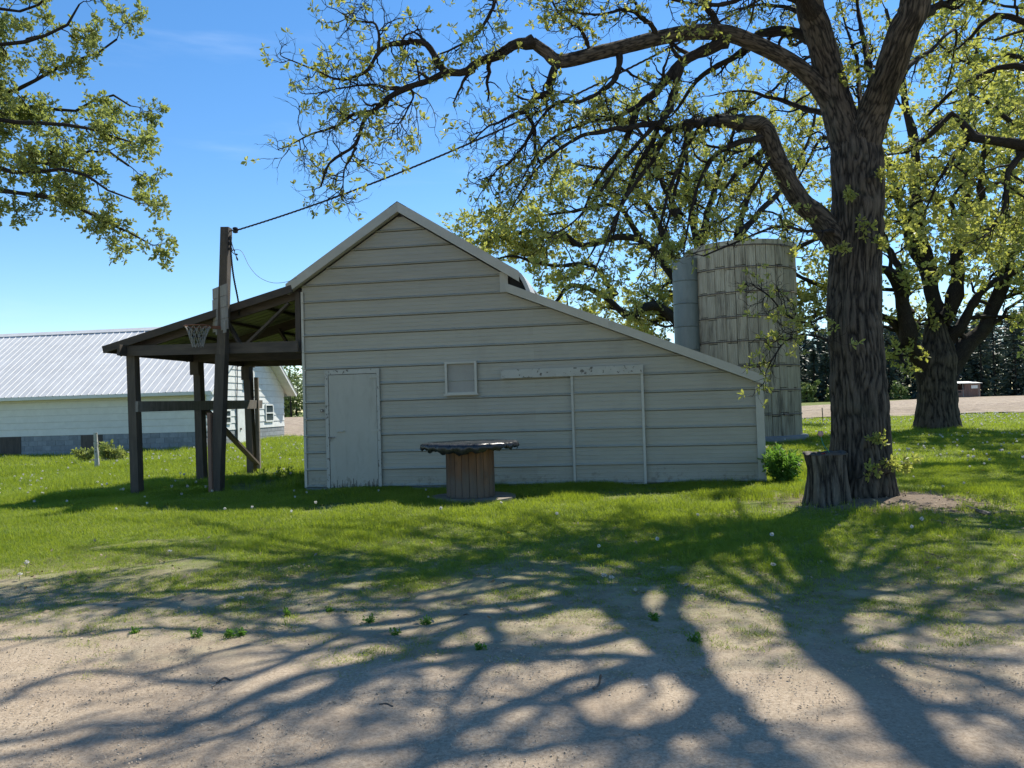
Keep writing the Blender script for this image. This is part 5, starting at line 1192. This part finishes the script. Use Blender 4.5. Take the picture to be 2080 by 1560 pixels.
M['petal'] = surf('faded_pink_petal', (0.50, 0.27, 0.24), (0.60, 0.38, 0.33), 20, (1, 1, 1), 0.7, bmp=0, vary=0)
M['red'] = surf('red_petal', (0.34, 0.03, 0.02), (0.45, 0.06, 0.04), 20, (1, 1, 1), 0.6, bmp=0, vary=0)
M['teal'] = surf('teal_leaf', (0.02, 0.20, 0.16), (0.04, 0.28, 0.22), 20, (1, 1, 1), 0.6, bmp=0, vary=0)
fl = thing('artificial_tulip', 'faded pink tulip on a tall stem standing in the stump', 'flower', ctr + np.array([0.08, 0, 0]))
tp = at(1667, 884, 9.93)
MB().tube(resample([ctr + np.array([0.10, 0, -0.03]), ctr * 0.5 + tp * 0.5 + np.array([0.01, 0, 0]), tp], 10), 0.005, 6).build('stem', M['teal'], fl)
hd = MB()
for i in range(6):
    a = i * math.pi / 3; P_ = []
    for t, r_, w in ((0, 0.006, 0.006), (0.3, 0.026, 0.022), (0.65, 0.028, 0.022), (1.0, 0.014 + 0.012 * (i % 2), 0.006)):
        for s in (-1, 1): P_.append(tp + np.array([r_ * math.cos(a) - s * w * math.sin(a), r_ * math.sin(a) + s * w * math.cos(a), 0.075 * t - 0.02]))
    hd.poly(P_, [(0, 1, 3, 2), (2, 3, 5, 4), (4, 5, 7, 6)])
hd.build('petals', M['petal'], fl, True)
for nm, lab, off, mat, cat in (('red_flower', 'small red flower lying on the stump rim', np.array([-0.09, -0.16, 0.0]), 'red', 'flower'), ('teal_leaf_pick', 'teal plastic leaf tuft in the stump by the tulip stem', np.array([0.06, -0.14, -0.01]), 'teal', 'leaf tuft')):
    mb = MB(); r_ = random.Random(nm); c_ = ctr + off
    for i in range(9):
        a = i * 0.7; l = r_.uniform(0.035, 0.06); e = np.array([math.cos(a) * l, math.sin(a) * l, r_.uniform(0.005, 0.05)]); s_ = np.array([-math.sin(a), math.cos(a), 0]) * 0.016
        mb.poly([c_, c_ + e * 0.5 + s_, c_ + e, c_ + e * 0.5 - s_], [(0, 1, 2, 3)])
    tag(mb.build(nm, M[mat]), lab, cat)
# thin stake at the field edge, far blind
sk = at(1672, 857, 33.5); sk[2] = gz(sk)
tag(MB().tube([sk - np.array([0, 0, 0.2]), sk + np.array([-0.02, 0, 0.72])], 0.02, 6).build('field_stake', M['steel']), 'thin dark stake standing where lawn meets the field', 'stake')
hb_ = at(1965, 808, 108.5); hb_[2] = gz(hb_)
blind = thing('field_hut', 'small reddish brown board hut against the pine wood', 'hut', hb_)
M['hutwood'] = surf('brown_hut_board', (0.15, 0.085, 0.065), (0.22, 0.13, 0.10), 3, (1, 1, 0.2), 0.85, bmp=0.2, vary=0.12)
hw = lambda x, y, z: hb_ + np.array([x, y, z])
x = -1.75
while x < 1.7:
    if x < -0.60: MB().box(x, x + 0.27, 0, 0.03, -0.1, 1.15, hw).build('board', M['hutwood'], blind)
    else: MB().box(x, x + 0.27, 0.0, 0.03, -0.1, 1.95, hw).build('board', M['hutwood'], blind)
    x += 0.28
for q in ((-1.76, 2.0), (-0.62, 2.0), (1.62, 1.95)): MB().box(q[0], q[0] + 0.10, -0.03, -0.002, -0.1, q[1], hw).build('corner_post', M['greywood'], blind)
MB().box(-1.75, 1.7, 2.0, 2.05, -0.1, 1.9, hw).build('back_wall', M['hutwood'], blind)
MB().box(-1.75, -1.71, 0.04, 1.99, -0.1, 1.9, hw).build('side_wall', M['hutwood'], blind); MB().box(1.66, 1.7, 0.04, 1.99, -0.1, 1.9, hw).build('side_wall', M['hutwood'], blind)
MB().poly([hw(-2.05, -0.3, 2.06), hw(2.05, -0.3, 2.0), hw(2.05, 2.3, 2.3), hw(-2.05, 2.3, 2.36), hw(-2.05, -0.3, 2.10), hw(2.05, -0.3, 2.04), hw(2.05, 2.3, 2.34), hw(-2.05, 2.3, 2.40)], [(3, 2, 1, 0), (4, 5, 6, 7), (0, 1, 5, 4), (1, 2, 6, 5), (2, 3, 7, 6), (3, 0, 4, 7)]).build('roof', M['roof'], blind)
MB().box(0.6, 1.5, -0.045, -0.004, 1.3, 1.75, hw).build('pale_panel', M['lap'], blind)
MB().box(-1.25, -0.85, -0.02, -0.003, 0.75, 1.0, hw).build('opening_shade', M['dark'], blind)  # solid dark panel, shade of an opening put into its colour

# ================================================================== GRASS, FLOWERS, GRAVEL STONES
def scatter(name, label, cat, pts, rot, scl, idx, meshes):
    me = bpy.data.meshes.new(name); me.vertices.add(len(pts)); me.vertices.foreach_set("co", np.asarray(pts, np.float32).ravel())
    vec_attr(me, "rot", rot); vec_attr(me, "scl", scl)
    a = me.attributes.new("idx", 'INT', 'POINT'); a.data.foreach_set("value", np.asarray(idx, np.int32))
    o = put(name, me); tag(o, label, cat, kind='stuff')
    col = bpy.data.collections.new(name + '_sources')
    for i, q in enumerate(meshes): col.objects.link(bpy.data.objects.new('%s_source_%02d' % (name, i), q))
    ng = bpy.data.node_groups.new(name + '_nodes', 'GeometryNodeTree')
    ng.interface.new_socket("Geometry", in_out='INPUT', socket_type='NodeSocketGeometry'); ng.interface.new_socket("Geometry", in_out='OUTPUT', socket_type='NodeSocketGeometry')
    nn, ll = ng.nodes, ng.links
    gi, go = nn.new('NodeGroupInput'), nn.new('NodeGroupOutput')
    ci = nn.new('GeometryNodeCollectionInfo'); ci.inputs[0].default_value = col; ci.inputs[1].default_value = True; ci.inputs[2].default_value = True
    ip = nn.new('GeometryNodeInstanceOnPoints'); ip.inputs["Pick Instance"].default_value = True
    def na(nm, ty):
        q = nn.new('GeometryNodeInputNamedAttribute'); q.data_type = ty; q.inputs[0].default_value = nm
        return [s for s in q.outputs if s.enabled and s.name == 'Attribute'][0]
    er = nn.new('FunctionNodeEulerToRotation')
    ll.new(gi.outputs[0], ip.inputs["Points"]); ll.new(ci.outputs[0], ip.inputs["Instance"]); ll.new(na("idx", 'INT'), ip.inputs["Instance Index"])
    ll.new(na("rot", 'FLOAT_VECTOR'), er.inputs[0]); ll.new(er.outputs[0], ip.inputs["Rotation"]); ll.new(na("scl", 'FLOAT_VECTOR'), ip.inputs["Scale"])
    ll.new(ip.outputs[0], go.inputs[0])
    md = o.modifiers.new('scatter', 'NODES'); md.node_group = ng
    return o
rs = np.random.default_rng(77)
def tuft(n, h, w, lean, mat, rad_, seed):
    r = np.random.default_rng(seed); V_, F_ = [], []
    for i in range(n):
        a, q = r.uniform(0, 6.283), rad_ * math.sqrt(r.random()); b_ = np.array([q * math.cos(a), q * math.sin(a), -0.005])
        d = r.uniform(0, 6.283); dv_ = np.array([math.cos(d), math.sin(d), 0]); sd_ = np.array([-math.sin(d), math.cos(d), 0]); hh = h * r.uniform(0.45, 1.1); ln = lean * r.uniform(0.3, 1.3) * hh; ww = w * r.uniform(0.7, 1.2)
        o = len(V_)
        V_ += [b_ - sd_ * ww / 2, b_ + sd_ * ww / 2, b_ + dv_ * ln * 0.35 + np.array([0, 0, hh * 0.6]) + sd_ * ww * 0.4, b_ + dv_ * ln * 0.35 + np.array([0, 0, hh * 0.6]) - sd_ * ww * 0.4, b_ + dv_ * ln + np.array([0, 0, hh])]
        F_ += [(o, o + 1, o + 2, o + 3), (o + 3, o + 2, o + 4)]
    return MB().poly(V_, F_).mesh('tuft', mat)
tufts = [tuft(18, 0.075, 0.0036, 0.6, M['grass'], 0.06, s) for s in range(4)] + [tuft(14, 0.05, 0.003, 1.0, M['straw'], 0.06, 10 + s) for s in range(2)] + [tuft(12, 0.17, 0.0042, 0.45, M['grass'], 0.05, 20 + s) for s in range(2)]
def in_barn(x, y, m_=0.0):
    p = np.stack([x, y], 1) - B0[:2]; u = p @ BU[:2]; d = p @ BD[:2]
    return (u > -m_) & (u < 8.05 + m_) & (d > -0.03 - m_) & (d < DEP)
def lean_zone(x, y):
    p = np.stack([x, y], 1) - B0[:2]; u = p @ BU[:2]; d = p @ BD[:2]
    return (u > -2.2) & (u <= 0) & (d > 0.3) & (d < 6)
def n2d(x, y, f, o=0): return vnoise(np.stack([x * f, y * f, 0 * x + o + 0.5], 1))
def lawn_pts(y0, y1, dens, lo=0.0):
    area = 0.72 * (y1 * y1 - y0 * y0) + 2 * (y1 - y0); n = int(area * dens)
    y = np.sqrt(rs.uniform(y0 * y0, y1 * y1, n)); x = rs.uniform(-1, 1, n) * (0.72 * y + 1.0)
    e = y + 0.15 * x - 4.75 + 2.2 * (n2d(x, y, 1.1) - 0.5) + 1.4 * (n2d(x, y, 3.3, 4) - 0.5)
    p = np.clip((e + 0.75) / 3.4, 0, 1) ** 1.15
    p = p * np.clip((0.55 * n2d(x, y, 0.8, 9) + 0.45 * n2d(x, y, 2.6, 31) - 0.30) * 3.0, 0.04, 1)
    dtree = np.hypot(x - 4.85, y - 10.1); p = p * np.clip((dtree - 0.55 + 0.8 * (n2d(x, y, 2.5, 2) - 0.5)) / 1.5, 0.02, 1)
    p = p * np.where((x > 2.2) & (y < 10.5) & (y > 5.5), 0.42, 1.0) * np.where((x < -3) & (y < 9.5), 0.75, 1.0)
    bad = in_barn(x, y) | (np.hypot(x - s_c[0], y - s_c[1]) < SR + 0.2) | (np.hypot(x - 4.66, y - 10.5) < 0.44) | (np.hypot(x - sc_[0], y - sc_[1]) < 0.63) | (np.hypot(x - sb[0], y - sb[1]) < 0.3)
    p = np.where(lean_zone(x, y), p * 0.25, p)
    pp_ = np.stack([x, y], 1) - C2[:2]; u_, d_ = pp_ @ U2[:2], pp_ @ D2[:2]
    bad |= (u_ < 0.05) & (d_ > -0.05) & (d_ < W2) | (y > 38.3)
    ok = (rs.random(n) < p) & ~bad
    return x[ok], y[ok], e[ok]
PT, RO, SC, IX = [], [], [], []
for y0, y1, dens, sxy, hz in ((4.0, 9.0, 1900, 0.85, 0.72), (9.0, 15.0, 1000, 1.15, 1.05), (15, 24, 330, 1.9, 1.25), (24, 39, 110, 3.0, 1.6)):
    x, y, e = lawn_pts(y0, y1, dens)
    n = len(x); z = ground_z(x, y)
    hgt = hz * np.clip(0.26 + 0.22 * np.clip(e, 0, 4), 0.25, 1.1) * (0.35 + 1.3 * n2d(x, y, 1.4, 7) ** 1.3) * rs.uniform(0.7, 1.3, n)
    p = np.stack([x, y], 1) - B0[:2]; u = p @ BU[:2]; d = p @ BD[:2]
    near = (u > -4.2) & (u < 8.4) & (d > -0.5) & (d < 0.1); hgt = np.where(near, hgt * 0.95, hgt)
    lush = (x < -4) & (y > 14) ; hgt = np.where(lush, hgt * 1.5, hgt)
    dry = rs.random(n) < np.clip(0.62 - 0.13 * e + 0.9 * (n2d(x, y, 1.7, 3) - 0.5), 0.05, 0.8) * (y < 13)
    PT.append(np.stack([x, y, z], 1)); RO.append(np.stack([rs.normal(0, .08, n), rs.normal(0, .08, n), rs.uniform(0, 6.283, n)], 1))
    tall = (~dry) & (~near) & (rs.random(n) < 0.022 * np.clip(e, 0, 2)) & (n2d(x, y, 1.9, 17) > 0.42); hgt = np.where(tall, np.minimum(hgt, 0.75), hgt)
    SC.append(np.stack([np.full(n, sxy), np.full(n, sxy), hgt], 1)); IX.append(np.where(dry, 4 + rs.integers(0, 2, n), np.where(tall, 6 + rs.integers(0, 2, n), rs.integers(0, 4, n))))
scatter('grass', 'green lawn grass growing round the barn and trees', 'grass', np.concatenate(PT), np.concatenate(RO), np.concatenate(SC), np.concatenate(IX), tufts)

def dandelion_mesh(puff, seed, h=0.13):
    r = np.random.default_rng(seed); mb = MB(); mb.tube([(0, 0, -0.01), (0.004, 0.003, h * 0.6), (0.008, 0.004, h)], 0.0022, 4)
    st_ = mb.mesh('stem', M['leaf_bush']); hd = MB(); c = np.array([0.008, 0.004, h])
    k = 46 if puff else 34
    for i in range(k):
        v = r.normal(0, 1, 3); 
        if not puff: v[2] = abs(v[2]) * 0.35
        v /= np.linalg.norm(v); w = np.cross(v, r.normal(0, 1, 3)); w /= np.linalg.norm(w); R_ = 0.021 if puff else 0.018
        hd.poly([c + v * 0.004, c + v * R_ + w * 0.0065, c + v * R_ * 1.08, c + v * R_ - w * 0.0065], [(0, 1, 2, 3)])
    return st_, hd.mesh('head', M['puff'] if puff else M['yellow'])
def joined(a, b):
    me = bpy.data.meshes.new('dandelion'); V_ = [tuple(v.co) for v in a.vertices] + [tuple(v.co) for v in b.vertices]; o = len(a.vertices)
    me.from_pydata(V_, [], [tuple(p.vertices) for p in a.polygons] + [tuple(i + o for i in p.vertices) for p in b.polygons]); me.materials.append(a.materials[0]); me.materials.append(b.materials[0])
    for i, p in enumerate(me.polygons): p.material_index = int(i >= len(a.polygons))
    return me
ps, pl_, ys_ = dandelion_mesh(True, 1), dandelion_mesh(True, 2, 0.10), dandelion_mesh(False, 3, 0.07)
x, y, e = [], [], []
for y0, y1, dens in ((6.8, 14, 1.3), (14, 24, 4.5), (24, 30, 3.0), (30, 38, 7.0)):
    a, b, c_ = lawn_pts(y0, y1, dens); x.append(a); y.append(b)
x, y = np.concatenate(x), np.concatenate(y)
clump = n2d(x, y, 0.35, 13); keep = rs.random(len(x)) < np.clip((clump - 0.3) * 2.6 + 0.5 * (y > 30), 0.05, 1); x, y = x[keep], y[keep]; n = len(x)
s_ = np.where(y > 14, rs.uniform(0.8, 1.3, n), rs.uniform(0.7, 1.0, n)); s_ = np.where(y > 24, s_ * 1.2, s_)
scatter('dandelions', 'white dandelion seed heads dotting the lawn', 'dandelions', np.stack([x, y, ground_z(x, y)], 1), np.stack([rs.normal(0, .15, n), rs.normal(0, .15, n), rs.uniform(0, 6.28, n)], 1), np.stack([s_] * 3, 1),
        np.where((rs.random(n) < 0.13) & (y < 20), 2, rs.integers(0, 2, n)), [joined(*ps), joined(*pl_), joined(*ys_)])
near_d = [(1226, 1195, 1168, 'taller seed-head dandelion of the close pair at the lawn edge'), (1241, 1195, 1172, 'second seed-head dandelion of the close pair at the lawn edge'), (38, 1180, 1166, 'round dandelion seed head at the far left lawn edge'),
          (52, 1166, 1142, 'dandelion seed head behind the leftmost one'), (343, 1135, 1119, 'lone dandelion seed head below the lean-to shadow'), (1570, 1165, 1146, 'dandelion seed head below the big oak shadow'),
          (487, 1232, 1214, 'dandelion seed head on bare soil near the gravel')]
for i, (px, py, top, lab) in enumerate(near_d):
    b_ = gnd(px, py); b_[2] = float(ground_z(b_[0], b_[1])); h = max(0.05, at(px, top, b_[1])[2] - b_[2])
    t = thing('dandelion', lab, 'dandelion', b_, 'dandelions near the gravel'); s1, s2_ = ps
    for nm, me in (('stem', s1), ('seed_head', s2_)):
        o = bpy.data.objects.new(nm, me); COL.objects.link(o); o.parent = t
    t.scale = (1.0, 1.0, 1.0); k = h / 0.13
    t.children[0].scale = (1, 1, k); t.children[1].location = (0, 0, h - 0.13)
# gravel stones
def stone(seed):
    import bmesh
    bm = bmesh.new(); bmesh.ops.create_icosphere(bm, subdivisions=1, radius=1); r = np.random.default_rng(seed)
    for v in bm.verts: v.co *= r.uniform(0.7, 1.15); v.co.z *= 0.6
    me = bpy.data.meshes.new('stone'); bm.to_mesh(me); bm.free(); me.materials.append(M['pebble']); return me
n = 42000; y = np.sqrt(rs.uniform(2.4 ** 2, 7.0 ** 2, n)); x = rs.uniform(-1, 1, n) * (0.70 * y + 0.4)
e = y + 0.15 * x - 4.75 + 2.2 * (n2d(x, y, 1.1) - 0.5); ok = rs.random(n) < np.clip(0.5 - e * 0.8, 0.03, 1); x, y = x[ok], y[ok]; n = len(x)
s_ = np.clip(rs.lognormal(-5.75, 0.36, n), 0.002, 0.010)
scatter('gravel', 'loose small stones strewn over the tan gravel yard', 'gravel', np.stack([x, y, ground_z(x, y) + s_ * 0.15], 1), rs.uniform(0, 6.28, (n, 3)) * np.array([0.1, 0.1, 1]), np.stack([s_] * 3, 1), rs.integers(0, 4, n), [stone(i) for i in range(4)])
# dead leaves and chips under the oaks
lm = []
for s in range(3):
    r = np.random.default_rng(s); lm.append(MB().poly([(0, 0, 0), (0.5, 0.28, 0.10 * r.normal()), (1, 0, 0.2 * r.random()), (0.5, -0.28, 0.12)], [(0, 1, 2), (0, 2, 3)]).mesh('dead_leaf', M['litter']))
x1 = rs.normal(5.3, 1.3, 1500); y1 = rs.normal(9.6, 0.9, 1500); x2 = rs.uniform(-5, 6, 900); y2 = rs.uniform(5, 9, 900)
x3 = rs.uniform(-3.5, 3.5, 900); y3 = rs.uniform(2.6, 5.6, 900)
x, y = np.concatenate([x1, x2, x3]), np.concatenate([y1, y2, y3]); n = len(x); s_ = np.concatenate([rs.uniform(0.02, 0.055, 2400), rs.uniform(0.005, 0.02, 900)])
scatter('dead_leaves', 'dry dead leaves and bark chips littering the ground under the big oak', 'dead leaves', np.stack([x, y, ground_z(x, y) + 0.012], 1), np.stack([rs.normal(0, .35, n), rs.normal(0, .35, n), rs.uniform(0, 6.28, n)], 1), np.stack([s_] * 3, 1), rs.integers(0, 3, n), lm)
# fallen sticks and a root
for i, (pts_, r_, nm, lab) in enumerate((([(1965, 1036), (1985, 1042), (2010, 1050)], 0.028, 'fallen_branch', 'short thick fallen branch on the grass right of the oak'),
        ([(2020, 1046), (2045, 1042), (2090, 1046)], 0.018, 'fallen_branch', 'fallen branch at the far right edge of the lawn'),
        ([(1895, 1064), (1905, 1068), (1920, 1072)], 0.026, 'bark_chunk', 'dark bark chunk on bare earth right of the oak'),
        ([(1860, 1116), (1890, 1126), (1925, 1136)], 0.007, 'fallen_stick', 'thin fallen stick on the sparse grass below the oak'),
        ([(1990, 1094), (2020, 1098), (2046, 1095)], 0.006, 'fallen_stick', 'thin fallen stick nearer the right edge of the lawn'),
        ([(440, 1388), (456, 1378), (470, 1384)], 0.005, 'gravel_twig', 'dark bent twig on the gravel among the shadows'),
        ([(1205, 1400), (1216, 1392), (1222, 1378)], 0.005, 'gravel_twig', 'upright dark twig in the middle of the gravel'),
        ([(770, 1432), (785, 1430), (798, 1436)], 0.004, 'gravel_twig', 'tiny twig lying on the sunlit gravel patch'))):
    P_ = [gnd(*q) for q in pts_]
    for q in P_: q[2] = float(ground_z(q[0], q[1])) + r_ * 0.7
    if i == 6: P_[2] = P_[1] + np.array([0.012, 0, 0.05])
    tag(MB().tube(resample(P_, 9), r_ * (1 + 0.2 * np.random.default_rng(i).normal(0, 1, 9)), 6).build(nm, M['stick'], None, False), lab, 'stick')
# weeds in the gravel
WL = ['weed sprig in the gravel, leftmost of all the sprigs', 'weed sprig in the gravel, second from the left edge', 'weed sprig in the gravel, left one of a touching pair', 'weed sprig in the gravel, right one of a touching pair',
      'weed sprig at the grass fringe below the cable reel, left one', 'weed sprig on gravel below the reel, lower left one', 'weed sprig at the grass fringe below the barn door', 'weed sprig at the grass fringe straight below the cable reel',
      'weed sprig on the gravel, rightmost of all the sprigs', 'weed sprig in the limb shadow below the sliding door', 'weed sprig on pale soil below the service pole', 'lowest weed sprig, out on the bare gravel']
for i, (px, py) in enumerate(((275, 1287), (398, 1292), (468, 1290), (489, 1288), (752, 1262), (800, 1290), (668, 1242), (866, 1266), (1410, 1302), (1330, 1260), (585, 1247), (975, 1318))):
    b_ = gnd(px, py); b_[2] = float(ground_z(b_[0], b_[1]))
    plant('gravel_weed', WL[i], 'weed', b_, 4, 0.022, 0.032, 0.022, 200 + i, k2=3, lk2=3, group='weeds sprouting in the gravel')
# taller grass and weeds beside the lean-to
for i, (px, py, Y) in enumerate(((560, 978, 16.0), (590, 976, 16.3), (535, 982, 15.8))):
    b_ = at(px, py, Y); b_[2] = gz(b_)
    plant('tall_weed', ('dark tall weed in the middle under the lean-to', 'dark tall weed nearest the barn wall under the lean-to', 'dark tall weed nearest the pole under the lean-to')[i], 'weed', b_, 4, 0.22, 0.12, 0.055, 230 + i, k2=4, lk2=3, wid=0.25)
